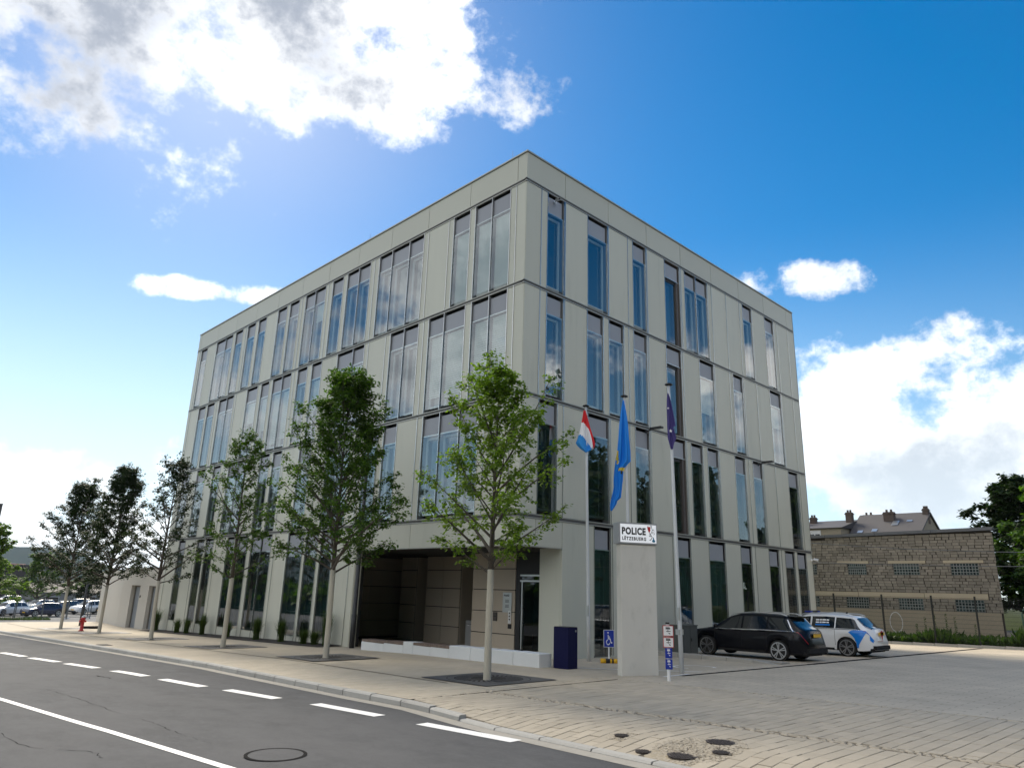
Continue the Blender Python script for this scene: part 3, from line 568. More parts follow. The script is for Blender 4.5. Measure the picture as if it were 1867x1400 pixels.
# cameras, wall lights, rod on the building
def cctv(loc, rz_, label, m='white'):
    t = thing('security_camera', label, 'camera', loc, rz_, 'security cameras on the police building'); q = MB(); q.box(-.02, .02, -.06, .06, -.06, .06); q.cyl((0, 0, 0), (.16, 0, .02), .02, 8); q.build('bracket', M[m], t)
    q = MB(); q.tube([(.10, 0, .03), (.12, 0, .03), (.36, 0, -.03)], [.03, .06, .06], 12); q.build('housing', M[m], t); q = MB(); q.cyl((.358, 0, -.03), (.37, 0, -.033), .045, 12); q.build('lens', M['black'], t)
cctv((LX-.18, -.03, 3.98), R_(-90), 'white camera near the right hand end of the facade beside the old block warehouse')
cctv((1.48, -.02, 16.0), R_(-110), 'grey camera under the parapet in the top window nearest the building corner', 'alu')
def wlight(x, z, label):
    t = thing('wall_light', label, 'light', (x, 0, z), 0, 'arm lights on the right facade'); q = MB(); q.box(-.05, .05, -.03, .0, -.08, .08); q.tube([(0, -.02, 0), (0, -.32, .06)], .03, 8); q.build('arm', M['lampgrey'], t)
    q = MB(); q.prism([(-.09, -.75), (.09, -.75), (.11, -.25), (-.11, -.25)], .03, .11); q.build('lamp_head', M['lampgrey'], t); q = MB(); q.box(-.06, .06, -.7, -.4, .022, .029); q.build('lens', M['alu'], t)
    t2 = MB()
wlight(7.0, 8.22, 'dark arm light over the blue flag between two first floor windows'); wlight(16.1, 8.18, 'dark arm light nearer the right end of the facade, far from the flags')
q = MB(); q.tube([(.2, 1.0, ZT-.35), (.2, 1.0, ZT+.55)], .006, 6); o = q.build('lightning_rod', M['lampgrey']); tagp(o, 'thin lightning rod on the roof edge next to the building corner', 'rod', 'lightning rods on the roof')
q = MB(); q.tube([(.2, 10.6, ZT-.35), (.2, 10.6, ZT+.5)], .006, 6); o = q.build('lightning_rod', M['lampgrey']); tagp(o, 'thin lightning rod halfway along the left roof edge', 'rod', 'lightning rods on the roof')

# white annex at the left end
an = thing('white_annex', 'low white rendered annex with two grey steel doors left of the police station', 'building', (0, LY, 0))
AY = 36.95-LY; zt_ = 2.72; q = MB()
for y0, y1, z0, z1 in ((.02, 30.4-LY, -1.3, 1.68), (31.95-LY, 33.48-LY, -1.3, 1.68), (35.12-LY, AY, -1.3, 1.68), (.02, AY, 1.683, zt_)): q.box(0, .35, y0, y1, z0, z1)
q.box(.36, 9, .05, AY, -1.3, zt_-.1)
q.prism([(.003, AY+.003), (.9, 43.4-LY), (.9, 44.6-LY), (6, 44.6-LY), (6, AY+.003)], -1.5, zt_-.12); q.build('wall', M['annex'], an)
for y0, y1 in ((30.4-LY, 31.95-LY), (33.48-LY, 35.12-LY)):
    d = MB(); d.box(.2, .36, y0+.02, y0+.12, -1, 1.66, 1); d.box(.2, .36, y1-.12, y1-.02, -1, 1.66, 1); d.box(.2, .36, y0+.12, y1-.12, 1.58, 1.66, 1); d.box(.26, .34, y0+.12, y1-.12, -1, 1.58, 0); o = d.build('steel_door', [M['door'], M['reveal']], an)
    h = MB(); h.box(.2, .26, y0+.2, y0+.24, .3, .55); h.tube([(.2, y0+.22, .42), (.2, y0+.36, .42)], .014, 6); h.build('handle', M['black'], o)
q = MB(); q.box(-.03, 0, 33.2-LY, 33.3-LY, .95, 1.1); q.build('key_switch', M['black'], an)
q = MB(); q.box(-.03, 9, .03, AY+.02, zt_+.002, zt_+.06); q.build('roof_edge', M['ledge'], an)

# planting bed
bed = MB()
for i in range(20):
    y0, y1 = 9.6+i, 10.6+i
    bed.add([(-1.05, y0, pz(0, y0)+.01), (-.02, y0, pz(0, y0)+.06), (-.02, y1, pz(0, y1)+.06), (-1.05, y1, pz(0, y1)+.01)], [(0, 1, 2, 3)])
bed.build('planting_bed', M['soil'], sidewalk, fix=False)
def clump(x, y, h, n, spread, label, seed, stiff=1.0):
    r = random.Random(seed); t = thing('grass_clump', label, 'plant', (x, y, gz(y)+.03), 0, 'ornamental grasses along the facade'); b = MB()
    for k in range(n):
        a = r.uniform(0, 6.283); L = h*r.uniform(.6, 1.05); e = spread*r.uniform(.1, 1.0); bx, by = r.gauss(0, .05), r.gauss(0, .05); w = .008; cx, cy = math.cos(a), math.sin(a)
        pts = [(bx+cx*e*t_*t_*stiff, by+cy*e*t_*t_*stiff, L*(t_-.22*t_*t_*e)) for t_ in (0, .4, .75, 1)]
        ws = [w, w*1.1, w*.8, w*.15]; vs = []
        for (px, py, pz_), ww in zip(pts, ws): vs += [(px-cy*ww, py+cx*ww, pz_), (px+cy*ww, py-cx*ww, pz_)]
        b.add(vs, [(0, 1, 3, 2), (2, 3, 5, 4), (4, 5, 7, 6)], 0, r.random())
    b.build('blades', M['grass'], t, fix=False, tone=True)
for i, (x, y, h, n, sp, lb) in enumerate([(-.45, 28.5, 1.25, 260, .5, 'tall feathery grass clump by the last window before the white annex'), (-.5, 25.2, .75, 220, .35, 'compact grass clump, leftmost of the pair under the narrow ground window'), (-.5, 23.9, .8, 200, .3, 'compact grass clump touching the base of the far left facade panels'), (-.45, 22.0, 1.1, 240, .4, 'dark upright grass clump behind the thin third tree trunk'), (-.5, 18.9, .8, 200, .4, 'loose arching grass clump between two pale facade panels'),
  (-.5, 15.9, 1.0, 300, .4, 'bright green grass clump just right of the pale tree trunk'), (-.5, 13.6, .95, 300, .4, 'bright round grass clump below the double ground floor window'), (-.5, 11.7, .6, 240, .45, 'low dark grass clump below the wide ground window'), (-.45, 10.9, .6, 220, .45, 'low ragged grass clump near the right end of the planting bed'), (-.4, 10.1, 1.35, 320, .42, 'tallest grass clump, closest to the entrance recess')]): clump(x, y, h, n, sp, lb, 100+i)

# ------------------------------------------------------------------ forecourt furniture
bench = thing('bench_wall', 'low pale concrete block wall with two slatted wooden seats before the entrance', 'bench', (-.55, -1.55, 0))
for y0, y1, kind in [(-1.55, -.5, 'b'), (-.5, .42, 'b'), (.42, 1.38, 'b'), (1.38, 2.4, 'b'), (2.4, 3.36, 's'), (3.36, 4.3, 's'), (4.3, 4.85, 'b'), (4.85, 6.0, 's'), (6.0, 7.4, 's')]:
    g = gz((y0+y1)/2); q = MB(); h = .37 if kind == 'b' else .27; c = .012
    ya, yb = y0+1.55+.006, y1+1.55-.006
    q.add([(0, ya, g-.1), (.5, ya, g-.1), (.5, yb, g-.1), (0, yb, g-.1), (0, ya, g+h-c), (.5, ya, g+h-c), (.5, yb, g+h-c), (0, yb, g+h-c), (c, ya+c, g+h), (.5-c, ya+c, g+h), (.5-c, yb-c, g+h), (c, yb-c, g+h)],
          [(0, 1, 5, 4), (1, 2, 6, 5), (2, 3, 7, 6), (3, 0, 4, 7), (4, 5, 9, 8), (5, 6, 10, 9), (6, 7, 11, 10), (7, 4, 8, 11), (8, 9, 10, 11)])
    q.build('concrete_block', M['benchc'], bench)
    if kind == 's':
        n = int((yb-ya)/.088)
        for k in range(n):
            s = MB(); a = ya+k*(yb-ya)/n; s.box(.005, .495, a+.012, a+(yb-ya)/n-.012, g+.275, g+.355); s.build('seat_slat', M['wood'], bench)
t = thing('navy_box', 'tall navy blue metal box standing at the end of the white bench wall', 'letterbox', (-.2, -2.3, -.02))
q = MB(); q.box(0, .4, 0, .54, 0, 1.1); q.build('housing', M['navy'], t); q = MB(); q.box(.405, .415, .1, .45, .5, .9); q.box(.3, .34, -.008, 0, .98, 1.03); q.build('lock', M['alu'], t); q = MB(); q.box(.01, .39, .01, .53, 1.1, 1.112); q.build('lid', M['black'], t)
t = thing('ash_column', 'slim grey steel column bin standing in the entrance recess', 'bin', (4.0, 6.55, -.17))
q = MB(); q.box(0, .35, 0, .34, 0, 1.0); q.build('housing', M['postgrey'], t); q = MB(); q.box(-.004, .355, -.004, .344, .86, .875); q.build('seam', M['black'], t); q = MB(); q.box(-.01, 0, .12, .22, .8, .82); q.build('slot', M['white'], t)
# pylon with the sign box
ang = math.atan2(-.462, .887)
py = thing('sign_pylon', 'concrete pylon topped by a white POLICE sign box on the forecourt', 'sign', (-.4, -4.3, .0), ang)
q = MB(); q.prism([(0, 0), (1.04, 0), (1.04, .27), (.0, .27)], -.2, 3.31); o = q.build('concrete_slab', M['concrete'], py)
bv = o.modifiers.new('bevel', 'BEVEL'); bv.width = .015; bv.segments = 2
q = MB(); q.box(-.06, 1.07, -.045, .31, 3.315, 3.875); sb = q.build('sign_box', M['postgrey'], py)
q = MB(); q.box(-.02, 1.04, -.052, -.044, 3.355, 3.835); q.build('sign_face', M['signglow'], sb)
text('lettering', 'POLICE', .245, M['black'], sb, (.018, -.056, 3.57), (R_(90), 0, 0), .80, .0115, .002, 1.12)
text('lettering', 'L\u00cbTZEBUERG', .118, M['black'], sb, (.028, -.056, 3.415), (R_(90), 0, 0), .84, .0045, .002, 1.28)
def decal(name, polys, m, parent, T):
    b = MB()
    for P in polys: b.add([T(*p_) for p_ in P], [tuple(range(len(P)))])
    return b.build(name, m, parent, fix=False)
def thick(pts, w):
    out = []
    for (x0, y0), (x1, y1) in zip(pts, pts[1:]):
        d = math.hypot(x1-x0, y1-y0) or 1; nx, ny = -(y1-y0)/d*w/2, (x1-x0)/d*w/2
        out.append([(x0-nx, y0-ny), (x1-nx, y1-ny), (x1+nx, y1+ny), (x0+nx, y0+ny)])
    return out
LION_RED = [[(0, .95), (.10, .99), (.2, .90), (.30, .97), (.42, .88), (.36, .80), (.40, .70), (.30, .62), (.25, .52), (.12, .64), (.03, .78)]]
LION_INK = thick([(.25, .52), (.36, .45), (.30, .38)], .05)+thick([(.36, .45), (.52, .56), (.62, .72), (.56, .86), (.48, .94), (.60, 1.0)], .045)+thick([(.36, .45), (.48, .36), (.58, .27), (.50, .17), (.38, .08), (.26, .06)], .05)+thick([(.48, .36), (.34, .30), (.20, .36)], .045)+thick([(.62, .72), (.76, .78), (.86, .70), (.80, .58), (.90, .50), (.78, .42)], .035)+thick([(.56, .62), (.7, .56), (.66, .48)], .04)+thick([(.48, .94), (.40, 1.0), (.50, 1.04)], .035)
LION_BLUE = [[(.66, .30), (.78, .22), (.86, .10), (.98, .02), (.86, -.08), (.62, -.06), (.56, .04), (.70, .10)]]
T_ = lambda x, y: (.775+x*.235, -.0565, 3.41+y*.40)
decal('emblem_red', LION_RED, M['red'], sb, T_); decal('emblem_ink', LION_INK, M['black'], sb, T_); decal('emblem_blue', LION_BLUE, mat('emblem_teal', (.01, .16, .28), .5), sb, T_)

# flag poles
def flagpole(x, y, top, label):
    t = thing('flagpole', label, 'flagpole', (x, y, gz(y)), 0, 'flagpoles on the forecourt'); lean = (-.07, .07)
    P = [(lean[0]*k/6, lean[1]*k/6, top*k/6) for k in range(7)]
    q = MB(); q.tube(P, [.062-.024*k/6 for k in range(7)], 14); q.build('pole', M['pole'], t, True)
    q = MB(); q.tube([(P[6][0], P[6][1], top), (P[6][0], P[6][1], top+.025), (P[6][0], P[6][1], top+.05), (P[6][0], P[6][1], top+.085)], [.05, .115, .115, .04], 14); q.build('finial', M['black'], t, True)
    q = MB(); q.box(-.095, -.06, -.045, .045, 1.35, 1.68); q.build('winch_cover', M['alu'], t)
    q = MB(); q.tube([(-.06, -.01, 1.7), (lean[0]-.055, lean[1]-.01, top-.08)], .004, 4); q.build('halyard', M['white'], t)
    return t
fps = [(2.5, -.8, 8.22), (1.9, -2.9, 8.05), (1.43, -4.88, 7.93)]
flagpole(*fps[0], 'flagpole carrying the red white and blue flag, nearest the facade'); flagpole(*fps[1], 'middle flagpole rising behind the concrete pylon'); t = flagpole(*fps[2], 'flagpole carrying the violet starred flag, closest to the camera')
q = MB(); q.box(-.1, .1, -.03, .09, .98, 1.12); q.build('clamp', M['alu'], t)
VR = Vector((math.sin(R_(47)), -math.cos(R_(47)), 0)); VB = Vector((math.cos(R_(47)), math.sin(R_(47)), 0))
def flag(name, label, pole, pxpole, ytop, ppm, rows, classify, mats_, folds, n=26):
    """cloth hanging limp; rows = (y, left, right) outline; folds push it in depth"""
    x, y, top = pole; loc = (x-.07, y+.07, gz(y)+top)
    t = bpy.data.objects.new(name, None); b = MB(); ys = [r[0] for r in rows]; nv = 34; r = random.Random(name)
    ph = [r.uniform(0, 6.28) for _ in range(3)]; grid = []
    for j in range(nv+1):
        yy = ys[0]+(ys[-1]-ys[0])*j/nv; l, rr_ = lerpk(ys, [q_[1] for q_ in rows], yy), lerpk(ys, [q_[2] for q_ in rows], yy); row = []
        wid = (rr_-l)/ppm
        for i in range(n+1):
            s = i/n; cx = l+(rr_-l)*s; u = (cx-pxpole)/ppm; z = -(yy-ytop)/ppm
            dep = (.055*math.sin(s*folds*6.28+ph[0]+j*.05)+.03*math.sin(s*folds*12.1+ph[1]-j*.09))*min(1, wid*2.2)-.10
            row.append((cx, yy, VR*u+VB*dep+Vector((0, 0, z))))
        grid.append(row)
    vs = [c[2] for row in grid for c in row]; b.add(vs, [])
    for j in range(nv):
        for i in range(n):
            c = grid[j][i]; d = grid[j+1][i+1]; b.f.append((j*(n+1)+i, (j+1)*(n+1)+i, (j+1)*(n+1)+i+1, j*(n+1)+i+1)); b.m.append(classify((c[0]+d[0])/2, (c[1]+d[1])/2)); b.tone.append(0)
    bpy.data.objects.remove(t)
    o = b.build(name, mats_, None, True, fix=False, loc=loc); sol = o.modifiers.new('thickness', 'SOLIDIFY'); sol.thickness = .004
    return tagp(o, label, 'flag', 'flags on the forecourt poles')
def c1(x, y):
    if y < lerpk([183, 225, 262, 285, 300, 314, 316], [303, 325, 385, 450, 530, 612, 900], x) and x > 170 and not (x > 316 and y > 545): return 0
    if x > 313: return 0
    return 2 if y > lerpk([120, 152, 195, 245, 280, 296, 312], [440, 445, 465, 520, 575, 620, 700], x) else 1
flag('tricolour_flag', 'limp red white and light blue flag on the leftmost pole', fps[0], 235, 122, 329, [(168, 206, 226), (230, 196, 243), (300, 184, 260), (380, 168, 282), (450, 152, 306), (500, 138, 322), (545, 120, 336), (575, 140, 330), (610, 175, 316), (632, 205, 275), (648, 222, 236)], c1, [M['flagred'], M['flagwhite'], M['flagblue']], 1.6, 40)
def c2(x, y):
    if 556 < x < 599 and ((x-590)/34)**2+((y-705)/62)**2 < 1: return 2 if (int(x*.31+y*.11) % 5 == 0) else 1
    if ((x-630)/36)**2+((y-850)/25)**2 < 1: return 2 if y > 862 or (int(x*.3) % 6 == 0) else 1
    return 0
flag('blue_flag', 'long limp blue flag with a yellow emblem hanging above the pylon', fps[1], 680, 10, 356, [(50, 655, 668), (200, 630, 695), (330, 612, 712), (500, 598, 722), (640, 583, 733), (745, 562, 736), (775, 558, 705), (810, 553, 672), (850, 548, 654), (960, 538, 645), (1050, 540, 633), (1150, 515, 622), (1165, 512, 585), (1215, 500, 575), (1260, 499, 545), (1294, 503, 520)], c2, [M['flagsky'], M['flagyellow'], M['flagink']], 1.5, 44)
flag('violet_flag', 'narrow limp violet flag with white stars on the rightmost pole', fps[2], 88, 285, 295, [(360, 66, 76), (420, 60, 92), (500, 57, 105), (600, 58, 119), (655, 57, 126), (662, 57, 106), (700, 58, 116), (755, 57, 129), (765, 60, 126), (800, 68, 108), (850, 80, 98)], lambda x, y: 0, [M['flagpurple']], 1.3, 20)
# two stars printed on the violet flag
vf = bpy.data.objects['violet_flag']
for sx, sy, sr in ((76, 700, 17), (60, 502, 11)):
    b = MB(); c0 = VR*((sx-88)/295)+VB*-.215+Vector((0, 0, -(sy-285)/295))
    ps = [c0+(VR*math.sin(R_(36*k))+Vector((0, 0, math.cos(R_(36*k)))))*((sr if k % 2 == 0 else sr*.4)/295) for k in range(10)]
    b.add(ps+[c0], [(k, (k+1) % 10, 10) for k in range(10)]); b.build('star', M['flagwhite'], vf, fix=False)

# wheelchair parking sign
t = thing('disabled_parking_sign', 'blue wheelchair parking sign on a white post in a yellow and black rubber foot', 'sign', (2.5, -1.6, -.02), R_(-43))
q = MB(); q.tube([(0, 0, 0), (0, 0, .5)], .025, 10); q.build('post', M['white'], t)
q = MB(); q.box(-.165, .165, -.03, -.02, .46, .97); pn = q.build('panel', M['white'], t); q = MB(); q.box(-.152, .152, -.034, -.0305, .473, .957); q.build('blue_face', M['signblue'], pn)
sc = lambda x, y: (x*.26-.125, -.0345, .50+y*.42)
ws = [[(.38+.20*math.cos(a)*1.0, .26+.17*math.sin(a)) for a in [R_(100+k*13) for k in range(20)]]]
decal('wheelchair_symbol', thick(ws[0], .07)+thick([(.38, .78), (.40, .50), (.62, .50), (.72, .22), (.86, .24)], .085)+thick([(.39, .64), (.6, .62)], .06)+[[(.37+.085*math.cos(R_(30*k)), .92+.055*math.sin(R_(30*k))) for k in range(12)]], M['white'], pn, sc)
for i, (a0, a1, mm) in enumerate(((-.26, -.1, 'yellow'), (-.1, .03, 'black'), (.03, .09, 'yellow'), (.09, .14, 'black'), (.14, .26, 'yellow'))):
    q = MB(); q.tube([(a0+.003, 0, .06), (a1-.003, 0, .06)], .075, 12); q.build('rubber_foot', M[mm], t, True)
# utility marker post
t = thing('utility_marker_post', 'white marker post with two red framed and two blue utility plates beside the pylon', 'marker post', (-.44, -5.73, .05), R_(-43))
q = MB(); q.tube([(0, 0, -.02), (0, 0, 1.3)], .04, 12); q.tube([(0, 0, 1.3), (0, 0, 1.34)], .05, 12, 1); q.build('post', [M['white'], M['black']], t)
for z0, z1, mo, mi_, w, txt in ((1.02, 1.27, 'red', 'white', .13, '80\nH 5'), (.76, 1.0, 'red', 'white', .13, '100\nH 7'), (.52, .75, 'signblue', 'signblue', .085, '1.2\n4'), (.27, .50, 'signblue', 'signblue', .085, '7.6\n3')):
    q = MB(); q.box(-w, w, -.055, -.045, z0, z1); p_ = q.build('plate', M[mo], t); q = MB(); q.box(-w+.015, w-.015, -.058, -.0555, z0+.015, z1-.015); q.build('plate_face', M[mi_], p_)
    ink = M['black'] if mo == 'red' else M['white']; b = []
    b += thick([(-.06, .16), (.05, .16)], .03)+thick([(-.005, .14), (-.005, .08)], .014)+thick([(-.05, .10), (.06, .10)], .014)+thick([(.01, .06), (.05, .045)], .02)+thick([(-.06, .19), (.04, .185)], .012)
    decal('print', b, ink, p_, lambda x, y, z0=z0: (x*(w/.13), -.0588, z0+.01+y*1.05))
# electrical cabinet, planter kerb island
t = thing('utility_cabinet', 'dark grey utility cabinet standing before the facade left of the black car', 'cabinet', (6.85, -1.45, -.02)); q = MB(); q.box(0, .95, 0, .5, 0, 1.02); q.build('housing', M['cabinet'], t); q = MB(); q.box(-.02, .97, -.02, .52, 1.02, 1.06); q.build('lid', M['cabinet'], t); q = MB(); q.box(.47, .48, -.006, 0, .05, .98); q.box(.05, .06, -.006, 0, .05, .98); q.build('door_seam', M['black'], t); q = MB(); q.box(.52, .55, -.02, -.006, .5, .62); q.build('handle', M['black'], t)
isl = thing('kerb_island', 'low concrete kerb strip running along the left side of the black car', 'kerb', (6.65, -5.1, 0))
for k in range(5):
    q = MB(); y0, y1 = k*.94+.01, (k+1)*.94-.01; zt2 = .12; zf = .02 if k == 0 else .12
    q.add([(0, y0, -.1), (.2, y0, -.1), (.2, y1, -.1), (0, y1, -.1), (0, y0, zf), (.2, y0, zf), (.2, y1, zt2), (0, y1, zt2)], [(0, 3, 2, 1), (4, 5, 6, 7), (0, 1, 5, 4), (1, 2, 6, 5), (2, 3, 7, 6), (3, 0, 4, 7)]); q.build('kerb_stone', M['kerb'], isl)
q = MB(); q.box(.21, .8, .1, 4.7, -.1, .09); q.build('island_fill', M['gutter'], isl)

# street lamps
def lamp(x, y, h, label):
    t = thing('street_lamp', label, 'street lamp', (x, y, gz(y)), 0, 'street lamps along the pavement'); q = MB(); q.tube([(0, 0, -.05), (0, 0, 1.2), (0, 0, 1.22), (0, 0, h)], [.1, .1, .08, .06], 12); q.build('pole', M['lampgrey'], t, True)
    q = MB(); q.tube([(0, 0, h-.12), (-.35, 0, h-.04)], .04, 8); q.build('arm', M['lampgrey'], t); q = MB(); q.prism([(-1.15, -.13), (-1.1, -.17), (-.3, -.12), (-.3, .12), (-1.1, .17), (-1.15, .13)], h-.06, h+.03); hd = q.build('lamp_head', M['lampgrey'], t)
    q = MB(); q.box(-1.0, -.5, -.09, .09, h-.068, h-.061); q.build('lens', M['alu'], hd)
lamp(-.25, 8.49, 8.5, 'anthracite street lamp behind the dense tree at the left edge of the entrance recess'); lamp(-1.81, 38, 8.6, 'anthracite street lamp beyond the white annex near the red hydrant')
# hydrant
t = thing('fire_hydrant', 'red pillar fire hydrant with silver cap on the far pavement', 'hydrant', (-3.8, 30.1, gz(30.1)))
q = MB(); q.tube([(0, 0, 0), (0, 0, .04), (0, 0, .05), (0, 0, .58), (0, 0, .62), (0, 0, .70)], [.15, .15, .09, .09, .13, .12], 14); q.build('body', M['red_h'], t, True)
q = MB(); q.tube([(0, 0, .70), (0, 0, .76), (0, 0, .84)], [.11, .09, .03], 12); q.build('cap', M['alu'], t, True)
for s in (-1, 1): q = MB(); q.tube([(0, 0, .52), (s*.17, -.02, .52)], .06, 10); q.build('outlet', M['red_h'], t)
# barrier beam foot by the lamp
t = thing('barrier_foot', 'dark low barrier block lying behind the hydrant', 'barrier', (-2.4, 33.5, gz(33.5))); q = MB(); q.prism([(-.5, -.1), (.5, -.1), (.5, .1), (-.5, .1)], 0, .1); q.box(-.45, .45, -.06, .06, .1, .16); q.build('block', M['black'], t)
# manhole covers and drain
def cover(x, y, r, zf, label, ring=False):
    t = thing('manhole_cover', label, 'manhole', (x, y, zf+.004), 0); q = MB(); n = 28
    q.add([(0, 0, .006)]+[(r*math.cos(6.2832*k/n), r*math.sin(6.2832*k/n), .006) for k in range(n)]+[(r*1.02*math.cos(6.2832*k/n), r*1.02*math.sin(6.2832*k/n), -.01) for k in range(n)], [(0, 1+k, 1+(k+1) % n) for k in range(n)]+[(1+k, 1+n+k, 1+n+(k+1) % n, 1+(k+1) % n) for k in range(n)]); q.build('lid', M['asphalt'] if ring else M['iron'], t, fix=False)
    q = MB()
    for k in range(n):
        a0, a1 = 6.2832*k/n, 6.2832*(k+1)/n; q.add([(rr*math.cos(a), rr*math.sin(a), z) for rr, a, z in ((r*.985, a0, .009), (r*.985, a1, .009), (r*1.12, a1, .009), (r*1.12, a0, .009))], [(0, 1, 2, 3)])
    q.build('frame', M['tar'] if ring else M['iron'], t, fix=False)
    if not ring:
        q = MB()
        for i in range(-3, 4):
            for j in range(-3, 4):
                if math.hypot(i, j) < 3.3: a = r*.09; q.box(i*r*.26-a, i*r*.26+a, j*r*.26-a, j*r*.26+a, .006, .012)
        o = q.build('raised_studs', M['iron'], t); o['kind'] = 'stuff'
cover(-11.28, -7.22, .34, rz(-7.22), 'round asphalt filled manhole in the road lane', True)
cover(-7.25, -9.5, .095, pz(-7.25, -9.5), 'smallest iron cover, alone in the paving nearer the driveway end'); cover(-7.72, -10.2, .095, pz(-7.72, -10.2), 'small iron cover just behind the kerb'); cover(-7.62, -10.72, .17, pz(-7.62, -10.72), 'large iron cover closest to the kerb at the rubble patch'); cover(-6.75, -10.75, .17, pz(-6.75, -10.75), 'large iron cover farthest from the kerb at the rubble patch'); cover(-7.25, -11.05, .10, pz(-7.25, -11.05), 'small iron cover between the two large ones on the rubble patch')
cover(-8.05, -11.3, .11, rz(-11.3), 'iron cover in the gutter at the bottom edge')
t = thing('gully_grate', 'dark gully grate in the pavement near the kerb', 'drain', (-6.9, 15.1, pz(-6.9, 15.1)+.004)); q = MB(); q.box(-.2, .2, -.38, .38, 0, .012); q.build('frame', M['iron'], t); q = MB()
for k in range(8): q.box(-.16, .16, -.34+k*.088, -.30+k*.088, .012, .02)
q.build('bars', M['black'], t)
# tree grates
gm = MB(); hs_, n = 1.15, 72
def sq(a): c, s = math.cos(a), math.sin(a); k = hs_/max(abs(c), abs(s)); return (c*k, s*k)
for k in range(n):
    a0, a1 = 6.28319*k/n+.785, 6.28319*(k+1)/n+.785
    def pol(r, a): return (r*math.cos(a), r*math.sin(a), .008)
    if k % 2 == 0:
        for r0, r1, w0, w1 in ((.42, .60, 0, .05), (.60, .80, .05, .16)): gm.quad(pol(r0, a0+w0), pol(r1, a0+w1), pol(r1, a1+w1), pol(r0, a1+w0))
    for r0, r1 in ((.82, .98),): gm.quad(pol(r0, a0), pol(r1, a0), pol(r1, a1), pol(r0, a1))
    p0, p1 = sq(a0), sq(a1); gm.quad(pol(1.0, a0), (*p0, .008), (*p1, .008), pol(1.0, a1))
gmesh = gm.mesh('grate_plate', M['grate'], fix=False)
gs = MB(); gs.add([(1.14*math.cos(6.283*k/4+.785)*1.414*.99, 1.14*math.sin(6.283*k/4+.785)*1.414*.99, .002) for k in range(4)], [(0, 1, 2, 3)]); gsm = gs.mesh('grate_pit', M['soil'], fix=False)

# ------------------------------------------------------------------ trees
def tree(name, label, x, y, h, cb, R, nl, tw, lv, leaf, m, seed, group=None, tr=.085, bark='bark', z=None, lsz=.11, up=1.0, ragged=.3):
    r = random.Random(seed); t = thing(name, label, 'tree', (x, y, gz(y) if z is None else z), 0, group)
    wob = [r.uniform(-.05, .05) for _ in range(4)]
    def trunk(zv): f = zv/h; return Vector((wob[0]*math.sin(f*5)+wob[2]*f, wob[1]*math.sin(f*4+1)+wob[3]*f, zv))
    q = MB(); zs = [-.05, .02, cb*.3, cb*.65, cb]; q.tube([trunk(v) for v in zs], [tr*1.3, tr*1.12, tr, tr*.95, tr*.9], 12); q.build('trunk', M[bark], t, True)
    q = MB(); k = 9; zs = [cb+(h*.97-cb)*i/k for i in range(k+1)]; q.tube([trunk(v) for v in zs], [max(.008, tr*.85*(1-i/k)**1.1) for i in range(k+1)], 7)
    L = MB(); n_l = 0
    def leafat(p):
        s = lsz*r.uniform(.65, 1.2); a = r.uniform(0, 6.283); dr = r.uniform(-1.0, .25)
        d = Vector((math.cos(a)*math.cos(dr), math.sin(a)*math.cos(dr), math.sin(dr))); sd_ = Vector((-math.sin(a), math.cos(a), r.uniform(-.5, .5))).normalized(); nn = d.cross(sd_)
        b_ = p+d*.02; L.add([b_, b_+d*s*.5+sd_*s*.38-nn*s*.08, b_+d*s, b_+d*s*.5-sd_*s*.38-nn*s*.08], [(0, 1, 2, 3)], 0, r.random())
    az = r.uniform(0, 6.28)
    for i in range(nl):
        f = (i+r.uniform(-.3, .3))/nl; f = min(max(f, 0), 1); z0 = cb*.95+(h*.93-cb)*f**1.05; az += 2.399+r.uniform(-.4, .4)
        prof = min(1, .80+f*3) if f < .07 else (1-((f-.07)/.93))**1.12
        rr = R*(prof*.92+.09)*r.uniform(1-ragged, 1+ragged*.75); st_ = trunk(z0); rise = rr*(.36+.95*f+r.uniform(-.12, .2))*up
        e = st_+Vector((math.cos(az)*rr, math.sin(az)*rr, min(rise*(1.55 if r.random() < .3 else 1), h*1.0-z0))); mid = st_.lerp(e, .5)+Vector((0, 0, -rr*.02+r.uniform(-.06, .10)*rr))+Vector((r.uniform(-.1, .1), r.uniform(-.1, .1), 0))*rr
        cv = lambda s: (st_*(1-s)*(1-s)+mid*2*s*(1-s)+e*s*s)
        P = [cv(s/5) for s in range(6)]; q.tube(P, [max(.006, .034*(rr/1.7)*(1-s/5.6)) for s in range(6)], 5, cap=False)
        for j in range(tw):
            s = .22+.78*(j+r.random())/tw; p = cv(s); ln = r.uniform(.18, .55)*(R/1.8)*(1.15-.5*s); a2 = az+r.uniform(-1.5, 1.5); el = r.uniform(-.25, .9)
            d = Vector((math.cos(a2)*math.cos(el), math.sin(a2)*math.cos(el), math.sin(el))); q.tube([p, p+d*ln], [.007, .003], 3, cap=False)
            for k in range(int(lv*(.6+.8*r.random()))): leafat(p+d*ln*(.25+.85*r.random()**.7)+Vector((r.gauss(0, .04), r.gauss(0, .04), r.gauss(0, .035)))*(R/1.8))
        for k in range(int(lv*1.2)): leafat(e+Vector((r.gauss(0, .09), r.gauss(0, .09), r.gauss(0, .09))))
    for k in range(int(lv*5)): zz_ = h*r.uniform(.8, 1.0); leafat(trunk(zz_)+Vector((r.gauss(0, .08), r.gauss(0, .08), 0)))
    q.build('branches', M['limb'], t, True, fix=False); L.build('crown', M[m], t, fix=False, tone=True); return t
